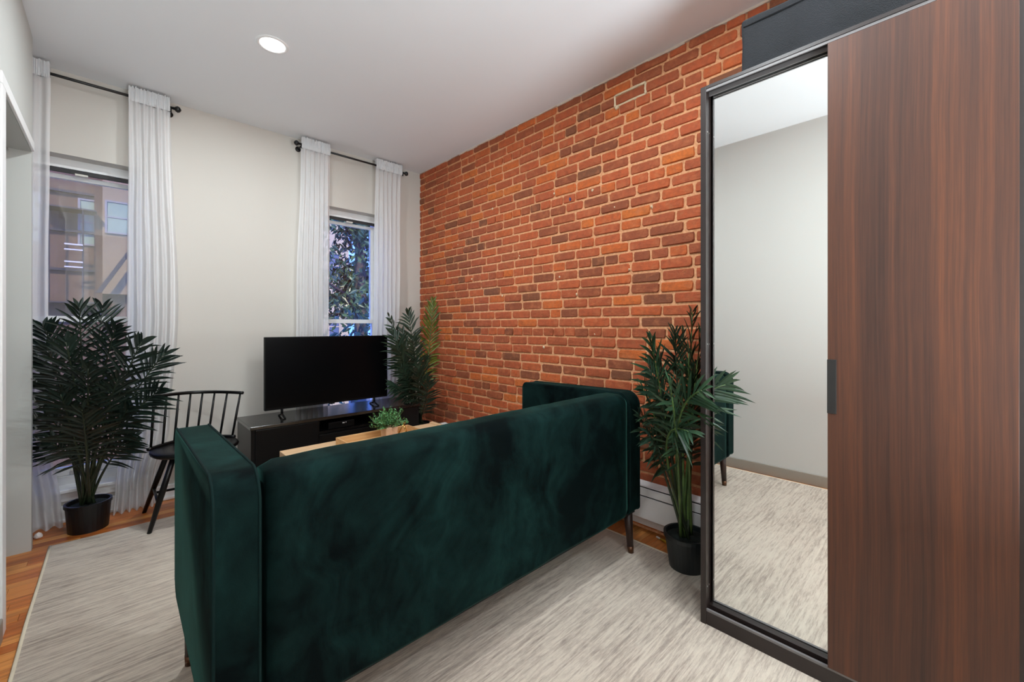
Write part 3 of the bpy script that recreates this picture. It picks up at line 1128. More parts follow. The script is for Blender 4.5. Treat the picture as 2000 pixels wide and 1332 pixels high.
tv = thing('television', (1.255, 3.4, CZ), 'large black flat television switched off on the media console', 'television')
TX0, TX1, TZ0, TZ1, TY = 0.779, 1.729, 0.590, 1.124, 3.40
mesh_obj('housing', box_bm(TX0, TX1, TY, TY + 0.035, TZ0, TZ1, bevel=0.004), M['tv_black'], tv)
mesh_obj('rear_bulge', box_bm(TX0 + 0.15, TX1 - 0.15, TY + 0.035, TY + 0.07, TZ0 + 0.03, TZ1 - 0.15, bevel=0.012), M['tv_black'], tv)
mesh_obj('screen', box_bm(TX0 + 0.007, TX1 - 0.007, TY - 0.0015, TY + 0.001, TZ0 + 0.018, TZ1 - 0.007), M['screen'], tv)
mesh_obj('sensor', box_bm(1.235, 1.275, TY - 0.003, TY + 0.02, TZ0 - 0.006, TZ0 + 0.004, bevel=0.002), M['tv_black'], tv)
for xf in (0.895, 1.613):
    bm = bmesh.new()
    add_tube(bm, [(xf, TY + 0.015, TZ0 + 0.005), (xf, TY + 0.012, CZ + 0.02)], 0.009, 10)
    add_tube(bm, [(xf, TY + 0.012, CZ + 0.022), (xf, TY - 0.07, CZ + 0.004)], [0.009, 0.006], 8)
    add_tube(bm, [(xf, TY + 0.012, CZ + 0.022), (xf, TY + 0.095, CZ + 0.004)], [0.009, 0.006], 8)
    mesh_obj('foot', bm, M['tv_black'], tv, smooth=True)

# ------------------------------------------------------------------ coffee table, tray, herb pot, gold figure
TBX0, TBX1, TBY0, TBY1, TBZ = 0.737, 1.845, 2.30, 2.862, 0.43
tb = thing('coffee_table', (1.29, 2.58, RZ), 'light oak coffee table between the sofa and the media console', 'coffee table')
mesh_obj('tabletop', box_bm(TBX0, TBX1, TBY0, TBY1, TBZ - 0.055, TBZ, bevel=0.002), M['oak'], tb)
mesh_obj('end_strip', box_bm(TBX1 - 0.03, TBX1 + 0.001, TBY0, TBY1, TBZ, TBZ + 0.010, bevel=0.002), M['oak'], tb)
for xa in (TBX0 + 0.03, TBX1 - 0.06):
    mesh_obj('side_panel', box_bm(xa, xa + 0.03, TBY0 + 0.03, TBY1 - 0.03, RZ, TBZ - 0.055), M['oak'], tb)
mesh_obj('shelf', box_bm(TBX0 + 0.06, TBX1 - 0.06, TBY0 + 0.05, TBY1 - 0.05, 0.10, 0.12), M['oak'], tb)

RX0, RX1, RY0, RY1 = 1.036, 1.556, 2.375, 2.748
tray = thing('serving_tray', ((RX0 + RX1) / 2, 2.56, TBZ), 'shallow wooden serving tray with end handles on coffee table', 'tray')
mesh_obj('base', box_bm(RX0 + 0.002, RX1 - 0.002, RY0 + 0.002, RY1 - 0.002, TBZ + 0.0005, TBZ + 0.008), M['tray'], tray)
for ya in (RY0, RY1 - 0.010):
    mesh_obj('rim', box_bm(RX0, RX1, ya, ya + 0.010, TBZ + 0.001, TBZ + 0.051, bevel=0.002), M['tray'], tray)
for xa in (RX0, RX1 - 0.010):
    # end board with a real slot
    bm = bmesh.new()
    yc = (RY0 + RY1) / 2 + 0.03
    add_box(bm, xa, xa + 0.010, RY0 + 0.010, yc - 0.045, TBZ + 0.001, TBZ + 0.051)
    add_box(bm, xa, xa + 0.010, yc + 0.045, RY1 - 0.010, TBZ + 0.001, TBZ + 0.051)
    add_box(bm, xa, xa + 0.010, yc - 0.045, yc + 0.045, TBZ + 0.001, TBZ + 0.018)
    add_box(bm, xa, xa + 0.010, yc - 0.045, yc + 0.045, TBZ + 0.038, TBZ + 0.051)
    mesh_obj('handle_end', bm, M['tray'], tray)

HPX, HPY = 1.335, 2.60
hp = thing('herb_pot', (HPX, HPY, TBZ + 0.009), 'small bushy green plant in square pale pot on the tray', 'potted plant')
bm = box_bm(HPX - 0.045, HPX + 0.045, HPY - 0.045, HPY + 0.045, TBZ + 0.009, TBZ + 0.10, bevel=0.008)
for v in bm.verts:
    k = 0.86 + 0.14 * (v.co.z - TBZ) / 0.1
    v.co.x = HPX + (v.co.x - HPX) * k
    v.co.y = HPY + (v.co.y - HPY) * k
mesh_obj('pot', bm, M['pot_peach'], hp)
rl = random.Random(5)
bm = bmesh.new()
stems = bmesh.new()
for s in range(75):
    a = rl.uniform(0, 2 * math.pi)
    el = rl.uniform(0.05, 1.45)
    L = rl.uniform(0.085, 0.15) * (0.85 if el < 0.5 else 1)
    d = Vector((math.cos(a) * math.cos(el), math.sin(a) * math.cos(el), math.sin(el) * 0.85))
    p0 = Vector((HPX + 0.02 * math.cos(a), HPY + 0.02 * math.sin(a), TBZ + 0.095))
    p1 = p0 + d * L
    add_tube(stems, [p0, p1], [0.0016, 0.0009], 4)
    for q in range(9):
        tt = 0.3 + 0.7 * q / 8
        c = p0.lerp(p1, tt)
        dd = (d * 0.5 + Vector((rl.uniform(-1, 1), rl.uniform(-1, 1), rl.uniform(-.3, 1)))).normalized()
        sd = dd.cross(Vector((rl.uniform(-1, 1), rl.uniform(-1, 1), 1))).normalized()
        ll = rl.uniform(0.014, 0.026)
        wv = ll * 0.26
        nn = dd.cross(sd) * wv * 0.4
        v = [bm.verts.new(c), bm.verts.new(c + dd * ll * .45 + sd * wv), bm.verts.new(c + dd * ll), bm.verts.new(c + dd * ll * .45 - sd * wv), bm.verts.new(c + dd * ll * .5 + nn)]
        for i, j in ((0, 1), (1, 2), (2, 3), (3, 0)):
            bm.faces.new((v[i], v[j], v[4]))
mesh_obj('stems', stems, M['stalk'], hp)
tag(mesh_obj('foliage', bm, M['herb'], hp), kind='stuff')

GX, GY = 1.475, 2.655
gold = thing('gold_figure', (GX, GY, TBZ + 0.009), 'small gold open geometric figure beside the potted herb', 'ornament')
bm = bmesh.new()
apex = Vector((GX, GY, TBZ + 0.085))
for k in range(3):
    a = k * 2 * math.pi / 3 + 0.5
    f_ = Vector((GX + 0.04 * math.cos(a), GY + 0.04 * math.sin(a), TBZ + 0.012))
    g_ = Vector((GX + 0.04 * math.cos(a + 2.094), GY + 0.04 * math.sin(a + 2.094), TBZ + 0.012))
    add_tube(bm, [apex, f_], 0.0045, 8)
    add_tube(bm, [f_, g_], 0.003, 8)
mesh_obj('wire_frame', bm, M['gold'], gold, smooth=True)
bm = bmesh.new()
bmesh.ops.create_icosphere(bm, subdivisions=2, radius=0.012, matrix=Matrix.Translation(apex + Vector((0, 0, 0.008))))
mesh_obj('finial', bm, M['gold'], gold, smooth=True)

# ------------------------------------------------------------------ spindle chair
ch = thing('spindle_chair', (0.37, 3.3, 0.0), 'black spindle-back wooden chair against the wall beside the media console', 'chair')
seat_c = Vector((0.37, 3.29, 0.45))
bm = bmesh.new()
N = 28
out = []
for k in range(N):
    a = 2 * math.pi * k / N
    ca, sa = math.cos(a), math.sin(a)
    rx = 0.225 * (abs(ca) ** 0.8) * (1 if ca > 0 else -1)
    ry = 0.205 * (abs(sa) ** 0.8) * (1 if sa > 0 else -1)
    out.append((seat_c.x + rx, seat_c.y + ry))
ring_sets = []
for s, z in ((0.94, 0.425), (1.0, 0.436), (1.0, 0.446), (0.96, 0.454), (0.6, 0.448), (0.2, 0.445)):
    ring_sets.append([bm.verts.new((seat_c.x + (x - seat_c.x) * s, seat_c.y + (y - seat_c.y) * s, z)) for x, y in out])
for a, b in zip(ring_sets, ring_sets[1:]):
    for k in range(N):
        bm.faces.new((a[k], a[(k + 1) % N], b[(k + 1) % N], b[k]))
bm.faces.new(ring_sets[0][::-1])
bm.faces.new(ring_sets[-1])
mesh_obj('seat', bm, M['black_wood'], ch, smooth=True)


def rail_pt(s):      # s in -1..1
    return Vector((0.403 + 0.235 * s, 3.545 - 0.15 * s * s, 0.752 - 0.012 * s))


def seat_pt(s):
    return Vector((0.365 + 0.215 * s, 3.475 - 0.13 * s * s, 0.452))


bm = bmesh.new()
pts = [rail_pt(-1.02 + 2.04 * k / 24) for k in range(25)]
add_tube(bm, pts, 0.011, 8)
for v in bm.verts:
    pass
mesh_obj('top_rail', bm, M['black_wood'], ch, smooth=True)
bm = bmesh.new()
add_tube(bm, [seat_pt(-1.03 + 2.06 * k / 24) + Vector((0, 0.004, 0.004)) for k in range(25)], 0.011, 8)
mesh_obj('seat_rim', bm, M['black_wood'], ch, smooth=True)
for k in range(8):
    s = -0.97 + 1.94 * k / 7
    a, b = seat_pt(s), rail_pt(s)
    mesh_obj('spindle', tube_bm([a, a.lerp(b, .5), b], [0.0065, 0.0075, 0.006], 8), M['black_wood'], ch, smooth=True)
arm_a, arm_b = Vector((0.165, 3.27, 0.452)), Vector((0.178, 3.40, 0.60))
tops = [(-0.12, -0.12), (0.12, -0.12), (-0.12, 0.13), (0.12, 0.13)]
foots = [(0.145, 3.255 - 0.1), (0.62, 3.13), (0.135, 3.585), (0.60, 3.56)]
foots[0] = (0.141, 3.29 - 0.12)
lp = []
for (dx, dy), (fx, fy) in zip(tops, foots):
    a = seat_c + Vector((dx, dy, -0.022))
    b = Vector((fx, fy, 0.0 if fy > 3.36 else RZ))
    lp.append((a, b))
    mesh_obj('leg', tube_bm([a, a.lerp(b, .45), b], [0.014, 0.0165, 0.011], 12), M['black_wood'], ch, smooth=True)
for i, j, t0 in ((0, 2, .62), (1, 3, .62)):
    mesh_obj('stretcher', tube_bm([lp[i][0].lerp(lp[i][1], t0), lp[j][0].lerp(lp[j][1], t0)], 0.008, 8), M['black_wood'], ch, smooth=True)
mesh_obj('stretcher', tube_bm([lp[2][0].lerp(lp[2][1], .7), lp[3][0].lerp(lp[3][1], .7)], 0.008, 8), M['black_wood'], ch, smooth=True)

# ------------------------------------------------------------------ curtains and rods
RODZ, RODY = 2.695, 3.665
def build_rod(x0, x1, label, ends):
    r = thing('curtain_rod', ((x0 + x1) / 2, RODY, RODZ), label, 'curtain rod', 'black curtain rods')
    mesh_obj('pole', tube_bm([(x0, RODY, RODZ), (x1, RODY, RODZ)], 0.0085, 12), M['black_metal'], r, smooth=True)
    for x, s in ((x0, -1), (x1, 1)):
        bm = bmesh.new()
        add_tube(bm, [(x, RODY, RODZ), (x + s * 0.012, RODY, RODZ), (x + s * 0.014, RODY, RODZ), (x + s * 0.026, RODY, RODZ), (x + s * 0.038, RODY, RODZ), (x + s * 0.046, RODY, RODZ)],
                 [0.0085, 0.010, 0.015, 0.022, 0.017, 0.004], 14)
        mesh_obj('finial', bm, M['black_metal'], r, smooth=True)
        bm = bmesh.new()
        xb = x - s * 0.012
        add_tube(bm, [(xb, YF - 0.001, RODZ - 0.012), (xb, YF - 0.006, RODZ - 0.012)], 0.022, 14)
        add_tube(bm, [(xb, YF - 0.006, RODZ - 0.012), (xb, RODY, RODZ - 0.012)], 0.006, 8)
        add_tube(bm, [(xb, RODY, RODZ - 0.030), (xb, RODY, RODZ - 0.006)], 0.007, 8)
        mesh_obj('bracket', bm, M['black_metal'], r, smooth=True)
    return r


build_rod(-0.66, 0.285, 'black curtain rod above the left window behind the big palm', None)
build_rod(1.095, 2.035, 'black curtain rod above the right window over the television', None)


def curtain(label, edges, seed, folds, pool=0.02):
    """edges: (z, xl, xr, y) from floor to heading"""
    rc = random.Random(seed)
    root = thing('sheer_curtain', ((edges[0][1] + edges[0][2]) / 2, edges[0][3], 0), label, 'curtain', 'white sheer curtains')
    NX, NZ = folds * 10, 60
    ph = rc.uniform(0, 6)
    zs = [edges[0][0] + (edges[-1][0] - edges[0][0]) * j / NZ for j in range(NZ + 1)]
    bm = bmesh.new()
    g = []

    def at(z):
        for a, b in zip(edges, edges[1:]):
            if a[0] <= z <= b[0] + 1e-6:
                t_ = (z - a[0]) / (b[0] - a[0])
                t_ = t_ * t_ * (3 - 2 * t_)
                return [a[q] + (b[q] - a[q]) * t_ for q in (1, 2, 3)]
        return edges[-1][1:]
    for j, z in enumerate(zs):
        xl, xr, yy = at(z)
        rowv = []
        for i in range(NX + 1):
            s = i / NX
            amp = 0.010 + 0.014 * min(1, (2.6 - z) / 1.5) + 0.012 * max(0, 1 - z / 0.4)
            wv = math.sin(2 * math.pi * folds * s + ph + 1.2 * mnoise.noise(Vector((s * 3, z * 0.5, seed)))) * amp
            wv += 0.012 * mnoise.noise(Vector((s * 5, z * 1.2, seed + 9)))
            wx = 0.006 * mnoise.noise(Vector((s * 6, z * 2, seed + 4)))
            y2 = min(yy + wv, 3.722) if z > 0.25 else min(yy + wv, 3.715)
            rowv.append(bm.verts.new((xl + (xr - xl) * s + wx, y2, z)))
        g.append(rowv)
    for a, b in zip(g, g[1:]):
        for i in range(NX):
            bm.faces.new((a[i], a[i + 1], b[i + 1], b[i]))
    mesh_obj('drape', bm, M['sheer'], root, smooth=True)
    # gathered rod pocket with ruffled heading wrapped round the pole
    bm = bmesh.new()
    _, xl, xr, yy = edges[-1]
    NG = folds * 22
    prof = [(-0.030, 0.002), (-0.020, 0.0105), (0.0, 0.0125), (0.018, 0.0095), (0.030, 0.006), (0.05, 0.008), (0.062, 0.010)]
    for sgn in (-1, 1):
        g = []
        for dz, dy in prof:
            rw = []
            for i in range(NG + 1):
                s = i / NG
                pk = 0.005 * math.sin(i * 2.2 + dz * 8) + 0.008 * mnoise.noise(Vector((s * 30, dz * 30, seed + sgn)))
                zt = dz + (0.014 * mnoise.noise(Vector((s * 26, 2, seed))) if dz > 0.04 else 0)
                rw.append(bm.verts.new((xl + (xr - xl) * s + 0.002 * math.sin(i * 1.7), RODY + sgn * (dy + pk * 0.8 + 0.003), RODZ + zt)))
            g.append(rw)
        for a, b in zip(g, g[1:]):
            for i in range(NG):
                bm.faces.new((a[i], a[i + 1], b[i + 1], b[i]))
    mesh_obj('heading', bm, M['sheer_heading'], root, smooth=True)
    return root


ZT = RODZ - 0.028
curtain('white sheer curtain left of the left window, beside the pale grey wall end', [(0.004, -0.60, -0.225, 3.675), (0.12, -0.60, -0.235, 3.69), (0.5, -0.60, -0.275, 3.69), (1.4, -0.60, -0.285, 3.67), (ZT, -0.60, -0.276, RODY)], 2, 6)
curtain('white sheer curtain right of the left window, behind the spindle chair', [(0.004, -0.01, 0.205, 3.68), (0.15, 0.0, 0.20, 3.69), (0.55, 0.03, 0.27, 3.69), (1.3, 0.055, 0.315, 3.67), (ZT, 0.062, 0.272, RODY)], 5, 6)
curtain('white sheer curtain left of the right window, above the television', [(0.004, 1.08, 1.33, 3.69), (0.5, 1.075, 1.335, 3.69), (1.4, 1.075, 1.335, 3.67), (ZT, 1.105, 1.335, RODY)], 8, 6)
curtain('white sheer curtain right of the right window, nearest the brick wall', [(0.004, 1.73, 2.0, 3.69), (0.5, 1.735, 2.0, 3.69), (1.4, 1.74, 2.0, 3.67), (ZT, 1.748, 2.012, RODY)], 13, 6)

# ------------------------------------------------------------------ palms
def pix(u, v, Y):
    """a point of the plane y = Y as sighted on the photograph"""
    a = (u - 1000) / FPX
    rx, ry, rz = math.sin(YAW) + math.cos(YAW) * a, math.cos(YAW) - math.sin(YAW) * a, -(v - HORIZON) / FPX
    d = Y / ry
    return Vector((rx * d, Y, CAM_H + rz * d))


def frond(root, p0, p1, p2, mats, nleaf=22, leaf_len=0.16, start=0.42, seed=0, width=0.0085, face=None, spread=1.0):
    """p0 pot, p1 bend, p2 tip; leaflets along the outer part. One mesh of leaflets, stalk as its child."""
    rf = random.Random(seed)
    mat, smat = mats
    stalk = bmesh.new()
    P = [bez(p0, p1, p2, k / 18) for k in range(19)]
    add_tube(stalk, P, [0.0075 * (1 - 0.8 * k / 18) + 0.001 for k in range(19)], 6)
    bm = bmesh.new()
    face = Vector(face) if face is not None else Vector((rf.uniform(-.3, .3), -1, 0.55))
    for k in range(nleaf):
        s = k / (nleaf - 1)
        t_ = start + (1 - start) * s
        c = bez(p0, p1, p2, t_)
        T = (bez(p0, p1, p2, min(1, t_ + 0.02)) - bez(p0, p1, p2, t_ - 0.02)).normalized()
        side = T.cross(face)
        if side.length < 0.05:
            side = T.cross(Vector((1, 0, 0)))
        side.normalize()
        nrm = side.cross(T).normalized()
        L = leaf_len * (0.62 + 0.5 * math.sin(math.pi * min(1, 0.12 + 0.8 * s))) * (1 - 0.35 * max(0, s - 0.8) / 0.2)
        ang = math.radians(66 - 46 * s ** 1.2) * spread
        for sg in (-1, 1):
            a2 = ang * rf.uniform(.85, 1.12)
            d = (side * sg * math.sin(a2) + T * math.cos(a2) + nrm * rf.uniform(-.30, .32)).normalized()
            l2 = L * rf.uniform(.8, 1.12)
            wd_ = width * rf.uniform(.8, 1.2)
            ax = d.cross(nrm).normalized()
            dr = (Vector((0, 0, -1)) * rf.uniform(.10, .34) + ax * rf.uniform(-.1, .1)) * l2
            prev = None
            for q, (f, wf) in enumerate(((0.0, .3), (0.22, .9), (0.5, 1.0), (0.78, .62), (1.0, 0.0))):
                cc = c + d * l2 * f + dr * f * f
                if wf > 0:
                    cur = [bm.verts.new(cc - ax * wd_ * wf + nrm * wd_ * .35 * wf), bm.verts.new(cc), bm.verts.new(cc + ax * wd_ * wf + nrm * wd_ * .35 * wf)]
                else:
                    cur = [bm.verts.new(cc)]
                if prev is not None:
                    if len(cur) == 3:
                        bm.faces.new((prev[0], prev[1], cur[1], cur[0]))
                        bm.faces.new((prev[1], prev[2], cur[2], cur[1]))
                    else:
                        bm.faces.new((prev[0], prev[1], cur[0]))
                        bm.faces.new((prev[1], prev[2], cur[0]))
                prev = cur
    f_ = mesh_obj('frond', bm, mat, root)
    mesh_obj('stalk', stalk, smat, f_, smooth=True)


def pot(root, x, y, z, r0, r1, h, mat, n=32):
    bm = bmesh.new()
    add_lathe(bm, [(0, 0), (r0, 0), (r0 + (r1 - r0) * .9, h * .88), (r1 + .004, h * .89), (r1 + .004, h), (r1 - .006, h), (r1 - .010, h - .02)], x, y, n, z)
    o = mesh_obj('pot', bm, mat, root, smooth=False)
    bm = bmesh.new()
    add_lathe(bm, [(r1 - .010, h - .022), (r1 * .5, h - .012), (0, h - .010)], x, y, n, z)
    mesh_obj('soil', bm, M['soil'], root, smooth=True)


# palm 1, by the left window
P1 = (-0.115, 3.535)
palm = thing('potted_palm', (*P1, 0), 'large dark artificial palm in black pot before the left window', 'potted plant', 'potted palms')
pot(palm, *P1, 0.0, 0.088, 0.10, 0.165, M['pot_black'])
b0 = Vector((P1[0], P1[1], 0.15))
MD = (M['palm_dark'], M['stalk_dark'])
F1 = [  # bend (u,v,Y), tip (u,v,Y), n, length, start
    ((180, 760, 3.52), (200, 602, 3.48), 15, .19, .58),
    ((160, 720, 3.46), (155, 600, 3.36), 15, .17, .55),
    ((190, 740, 3.42), (226, 640, 3.25), 15, .17, .54),
    ((128, 730, 3.56), (86, 640, 3.55), 15, .19, .50),
    ((128, 760, 3.52), (92, 680, 3.52), 15, .19, .48),
    ((128, 800, 3.54), (84, 740, 3.56), 15, .19, .46),
    ((222, 800, 3.46), (322, 690, 3.40), 19, .17, .52),
    ((215, 830, 3.36), (312, 762, 3.24), 18, .17, .50),
    ((208, 800, 3.32), (276, 668, 3.18), 16, .17, .54),
    ((205, 890, 3.42), (258, 858, 3.36), 13, .14, .50),
    ((140, 850, 3.50), (92, 812, 3.46), 16, .18, .44),
    ((150, 880, 3.46), (96, 866, 3.42), 13, .15, .46),
    ((162, 800, 3.32), (128, 668, 3.20), 16, .18, .50),
    ((172, 840, 3.26), (172, 720, 3.08), 16, .19, .46),
    ((190, 850, 3.28), (230, 740, 3.12), 16, .18, .48),
    ((150, 860, 3.30), (118, 770, 3.18), 16, .18, .46),
    ((172, 880, 3.20), (160, 800, 3.04), 15, .17, .44),
    ((200, 870, 3.30), (250, 800, 3.18), 15, .16, .48),
    ((185, 870, 3.40), (206, 760, 3.36), 16, .18, .42),
]
for i, (bq, tq, n, ll, st) in enumerate(F1):
    a = b0 + Vector((random.uniform(-.03, .03), random.uniform(-.03, .02), -0.01))
    frond(palm, a, pix(*bq), pix(*tq), MD, n, ll, st, seed=i + 1, width=.0085)

for fr_ in palm.children:
    for o_ in [fr_] + list(fr_.children):
        off = world_of(o_)
        for v in o_.data.vertices:
            w_ = v.co + off
            if w_.x < -0.312 and w_.y < 3.45:
                v.co.y = 3.452 - off.y
            if w_.y > 3.655:
                v.co.y = 3.655 - off.y

# palm 2, in the corner right of the television
P2 = (2.075, 3.43)
palm = thing('potted_palm', (*P2, 0), 'tall green artificial palm in the corner right of the television', 'potted plant', 'potted palms')
pot(palm, *P2, 0.0, 0.085, 0.098, 0.30, M['pot_black'])
b0 = Vector((P2[0], P2[1], 0.28))
MG = (M['palm_grey'], M['stalk_dark'])
MO = (M['palm_olive'], M['stalk'])
F2 = [
    ((836, 730, 3.43), (846, 588, 3.40), 26, .19, .40, MO),
    ((812, 700, 3.42), (797, 612, 3.40), 18, .18, .45, MG),
    ((800, 720, 3.36), (760, 618, 3.34), 15, .12, .50, MG),
    ((800, 740, 3.34), (766, 650, 3.28), 20, .18, .42, MG),
    ((806, 740, 3.28), (776, 680, 3.18), 18, .17, .42, MG),
    ((814, 740, 3.28), (806, 660, 3.16), 20, .17, .44, MG),
    ((800, 770, 3.36), (764, 752, 3.30), 16, .14, .42, MG),
    ((810, 780, 3.32), (784, 715, 3.20), 20, .16, .36, MG),
    ((824, 770, 3.28), (830, 700, 3.16), 18, .15, .46, MG),
    ((832, 800, 3.24), (838, 740, 3.10), 20, .15, .34, MG),
    ((818, 790, 3.26), (816, 715, 3.14), 20, .16, .40, MG),
    ((806, 760, 3.36), (786, 650, 3.32), 20, .17, .40, MG),
    ((812, 790, 3.36), (800, 740, 3.28), 18, .15, .36, MG),
]
for i, (bq, tq, n, ll, st, mt) in enumerate(F2):
    a = b0 + Vector((random.uniform(-.03, .03), random.uniform(-.03, .03), -0.01))
    frond(palm, a, pix(*bq), pix(*tq), mt, n, ll, st, seed=i + 40, width=.0095)

# palm 3, between the sofa and the wardrobe
P3 = (2.055, 0.90)
palm = thing('potted_palm', (*P3, RZ), 'green artificial palm in dark grey pot between sofa and wardrobe', 'potted plant', 'potted palms')
pot(palm, *P3, RZ, 0.082, 0.105, 0.165, M['pot_green'])
b0 = Vector((P3[0], P3[1], RZ + 0.15))
MM = (M['palm_mid'], M['stalk'])
F3 = [
    ((1345, 800, .90), (1352, 610, .92), 20, .16, .48, MM),
    ((1325, 800, .96), (1318, 650, 1.00), 20, .17, .44, MG),
    ((1300, 800, 1.00), (1270, 664, 1.02), 22, .17, .40, MM),
    ((1310, 830, .94), (1268, 720, .92), 22, .16, .40, MG),
    ((1350, 790, .86), (1370, 650, .86), 20, .16, .46, MM),
    ((1342, 810, .82), (1346, 690, .78), 20, .16, .44, MM),
    ((1352, 820, .90), (1362, 720, .88), 20, .17, .40, MG),
    ((1290, 880, 1.00), (1248, 810, 1.02), 16, .14, .44, MG),
    ((1300, 890, .94), (1268, 850, .92), 14, .13, .46, MG),
    ((1325, 840, .82), (1308, 752, .76), 18, .15, .42, MM),
    ((1350, 860, .94), (1358, 780, .96), 16, .14, .42, MG),
    ((1305, 820, 1.02), (1282, 690, 1.06), 22, .17, .38, MG),
    ((1330, 790, .98), (1334, 650, 1.02), 20, .17, .42, MM),
    ((1300, 850, .96), (1256, 760, .98), 20, .15, .40, MM),
]
for i, (bq, tq, n, ll, st, mt) in enumerate(F3):
    a = b0 + Vector((random.uniform(-.035, .035), random.uniform(-.03, .03), -0.01))
    frond(palm, a, pix(*bq), pix(*tq), mt, n, ll, st, seed=i + 70, width=.0085)
# the frond that leans round the wardrobe's edge, in front of the mirror
frond(palm, b0, Vector((1.78, 0.90, 0.86)), Vector((1.63, 0.655, 0.955)), MM, 15, .165, .52, seed=90, width=.0085, face=(-1, -.5, .6))
frond(palm, b0, Vector((1.80, 0.98, 0.80)), Vector((1.66, 0.72, 0.78)), MM, 14, .15, .5, seed=91, width=.008, face=(-1, -.5, .6))

# ------------------------------------------------------------------ small bits on the floor
yt = thing('yellow_tube', (2.20, 1.02, 0.0), 'small yellow tube lying on the floor under the heater', 'tube')
bm = bmesh.new()
add_tube(bm, [(2.185, 1.01, 0.012), (2.20, 1.06, 0.012), (2.215, 1.12, 0.010)], [0.012, 0.012, 0.004], 10)
mesh_obj('tube_body', bm, M['yellow'], yt, smooth=True)
mesh_obj('cap', tube_bm([(2.215, 1.12, 0.010), (2.222, 1.145, 0.010)], 0.005, 8), M['pale_paint'], yt)
bm = bmesh.new()
bmesh.ops.create_icosphere(bm, subdivisions=2, radius=0.018, matrix=Matrix.Translation((-0.315, 3.56, 0.016)))
for v in bm.verts:
    v.co += (v.co - Vector((-0.315, 3.56, 0.016))) * 0.5 * mnoise.noise(v.co * 60)
    v.co.z = max(v.co.z, 0.001)
tag(mesh_obj('paper_scrap', bm, M['paper'], origin=(-0.315, 3.56, 0)), 'tiny white paper scrap on the floor at the left wall corner', 'paper scrap')

# ------------------------------------------------------------------ outside
GZ = -3.4
tag(mesh_obj('ground', box_bm(-30, 40, 4.6, 60, GZ - 0.2, GZ), M['asphalt']), kind='structure')
# brown brick house across the street, seen through the left window
bh = thing('brick_house', (-1.5, 18.0, GZ), 'brown brick house across the street seen through the left window', 'building')
mesh_obj('facade', box_bm(-6.0, 2.2, 18.0, 24.0, GZ, 8.5), M['facade_brown'], bh)
for zz in (5.15, 4.0, 2.85):
    mesh_obj('ledge', box_bm(-6.0, -0.45, 17.88, 18.0, zz, zz + 0.07), M['iron'], bh)
mesh_obj('pilaster', box_bm(-0.46, -0.28, 17.8, 18.0, GZ, 8.5), M['pier_brown'], bh)
mesh_obj('bay', box_bm(-0.28, 2.2, 17.7, 18.0, 2.2, 8.5), M['facade_beige'], bh)
for x0, x1, z0, z1, y in ((-0.76, -0.44, 3.7, 5.0, 18.0), (-0.18, 0.36, 4.1, 5.0, 17.7), (-2.2, -1.6, 3.7, 5.0, 18.0)):
    f_ = bmesh.new()
    add_box(f_, x0 - 0.05, x0, y - 0.06, y, z0 - 0.05, z1 + 0.05)
    add_box(f_, x1, x1 + 0.05, y - 0.06, y, z0 - 0.05, z1 + 0.05)
    add_box(f_, x0, x1, y - 0.06, y, z1, z1 + 0.05)
    add_box(f_, x0, x1, y - 0.06, y, z0 - 0.05, z0)
    add_box(f_, x0, x1, y - 0.05, y, (z0 + z1) / 2 - 0.02, (z0 + z1) / 2 + 0.02)
    wf = mesh_obj('window_frame', f_, M['stone'], bh)
    mesh_obj('window_pane', box_bm(x0, x1, y - 0.03, y - 0.01, z0, z1), M['teal_pane'], wf)
fe = thing('fire_escape', (-0.9, 17.3, 1.9), 'dark iron fire escape with pale rungs on the brown house', 'fire escape')
bm = bmesh.new()
for x in (-1.35, -0.68):
    add_tube(bm, [(x, 17.4, 1.9), (x, 17.4, 4.6)], 0.025, 6)
mesh_obj('rails', bm, M['iron'], fe)
for zz in (3.55, 3.40, 3.05, 2.90):
    mesh_obj('rung', box_bm(-1.05, -0.68, 17.36, 17.44, zz, zz + 0.035), M['pale_paint'], fe)
mesh_obj('stair', prism_y([(-0.42, 2.2), (-0.30, 2.2), (0.45, 3.65), (0.45, 3.85)], 17.3, 17.4), M['iron'], fe)
for zz in (1.88, 4.58):
    mesh_obj('landing', box_bm(-1.6, -0.4, 17.3, 18.0, zz, zz + 0.04), M['iron'], fe)

# cream house behind the tree, right window
chs = thing('cream_house', (4.6, 15.0, GZ), 'cream stucco house with a blue window behind the street tree', 'building')
mesh_obj('facade', box_bm(2.4, 6.12, 15.0, 20.0, GZ, 5.4), M['facade_cream'], chs)
mesh_obj('cornice', box_bm(2.3, 6.2, 14.85, 15.0, 5.2, 5.4), M['stone'], chs)
for x0, x1, z0, z1 in ((5.42, 5.76, 2.95, 3.75), (4.4, 4.8, 2.95, 3.75), (5.42, 5.76, 0.8, 1.6)):
    f_ = bmesh.new()
    add_box(f_, x0 - 0.06, x1 + 0.06, 14.93, 15.0, z0 - 0.08, z0)
    add_box(f_, x0 - 0.05, x0, 14.94, 15.0, z0, z1)
    add_box(f_, x1, x1 + 0.05, 14.94, 15.0, z0, z1)
    add_box(f_, x0 - 0.06, x1 + 0.06, 14.93, 15.0, z1, z1 + 0.06)
    add_box(f_, x0, x1, 14.95, 15.0, (z0 + z1) / 2 - 0.02, (z0 + z1) / 2 + 0.02)
    wf = mesh_obj('window_frame', f_, M['facade_cream'], chs)
    mesh_obj('window_pane', box_bm(x0, x1, 14.965, 14.99, z0, z1), M['blue_pane'], wf)

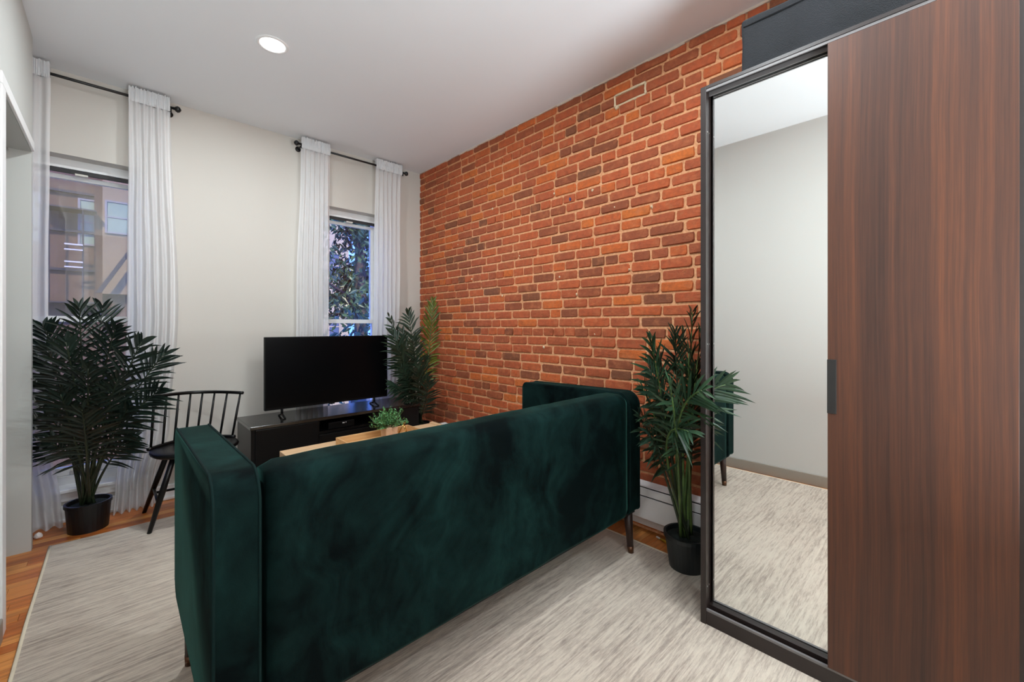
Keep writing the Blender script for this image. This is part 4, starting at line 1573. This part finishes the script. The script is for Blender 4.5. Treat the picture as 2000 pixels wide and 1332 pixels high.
# street tree
TRX, TRY = 3.0, 6.9
tree = thing('street_tree', (TRX, TRY, GZ), 'leafy green street tree outside the right window', 'tree')
rt = random.Random(21)
bm = bmesh.new()
add_tube(bm, [(TRX, TRY, GZ), (TRX - 0.05, TRY, -1), (TRX + 0.05, TRY + 0.05, 1.2), (TRX, TRY, 3.0), (TRX + 0.1, TRY, 4.6)], [0.17, 0.14, 0.11, 0.07, 0.03], 10)
mesh_obj('trunk', bm, M['bark'], tree, smooth=True)
tips = []
for k in range(16):
    z0 = rt.uniform(0.2, 3.4)
    a = rt.uniform(0, 2 * math.pi)
    L = rt.uniform(0.7, 1.5)
    p0 = Vector((TRX, TRY, z0))
    p2 = p0 + Vector((math.cos(a) * L, math.sin(a) * L * 0.8, rt.uniform(0.1, 0.9)))
    p1 = p0.lerp(p2, .5) + Vector((0, 0, -0.12))
    bm = bmesh.new()
    P = [bez(p0, p1, p2, q / 8) for q in range(9)]
    add_tube(bm, P, [0.032 * (1 - q / 9) + .004 for q in range(9)], 5)
    mesh_obj('branch', bm, M['bark'], tree, smooth=True)
    tips.append(P)
verts, faces = [], []


def add_leaf(c, d, sd, L, W):
    b = len(verts)
    n = d.cross(sd) * W * .5
    for q in (c, c + d * L * .4 + sd * W + n, c + d * L, c + d * L * .4 - sd * W + n, c + d * L * .45):
        verts.append(tuple(q))
    faces.extend([(b, b + 1, b + 4), (b + 1, b + 2, b + 4), (b + 2, b + 3, b + 4), (b + 3, b, b + 4)])


cnt = 0
while cnt < 11000:
    if rt.random() < 0.5:
        P = rt.choice(tips)
        c = rt.choice(P[2:]) + Vector((rt.gauss(0, .16), rt.gauss(0, .16), rt.gauss(0, .16)))
    else:
        c = Vector((TRX + rt.gauss(0, .8), TRY + rt.gauss(0, .55), rt.uniform(-0.9, 4.4)))
    # a gap to the left where the cream house shows
    q = cam_uv(*c)
    if -0.62 < c.x - TRX + 0.02 * (c.y - TRY) < -0.34 and 1.75 < c.z < 2.75 and rt.random() < 0.93:
        continue
    if c.z < 1.3 and c.x > 2.2 and rt.random() < 0.85:
        continue
    a = rt.uniform(0, 2 * math.pi)
    d = Vector((math.cos(a) * .7, math.sin(a) * .7, -rt.uniform(.2, 1.1))).normalized()
    sd = d.cross(Vector((rt.uniform(-1, 1), rt.uniform(-1, 1), rt.uniform(-.3, .3)))).normalized()
    add_leaf(c, d, sd, rt.uniform(.09, .17), rt.uniform(.018, .032))
    cnt += 1
me = bpy.data.meshes.new('foliage')
me.from_pydata([tuple(Vector(v) - Vector((TRX, TRY, GZ))) for v in verts], [], faces)
me.materials.append(M['tree_leaf'])
tag(link(bpy.data.objects.new('foliage', me), tree), kind='stuff')
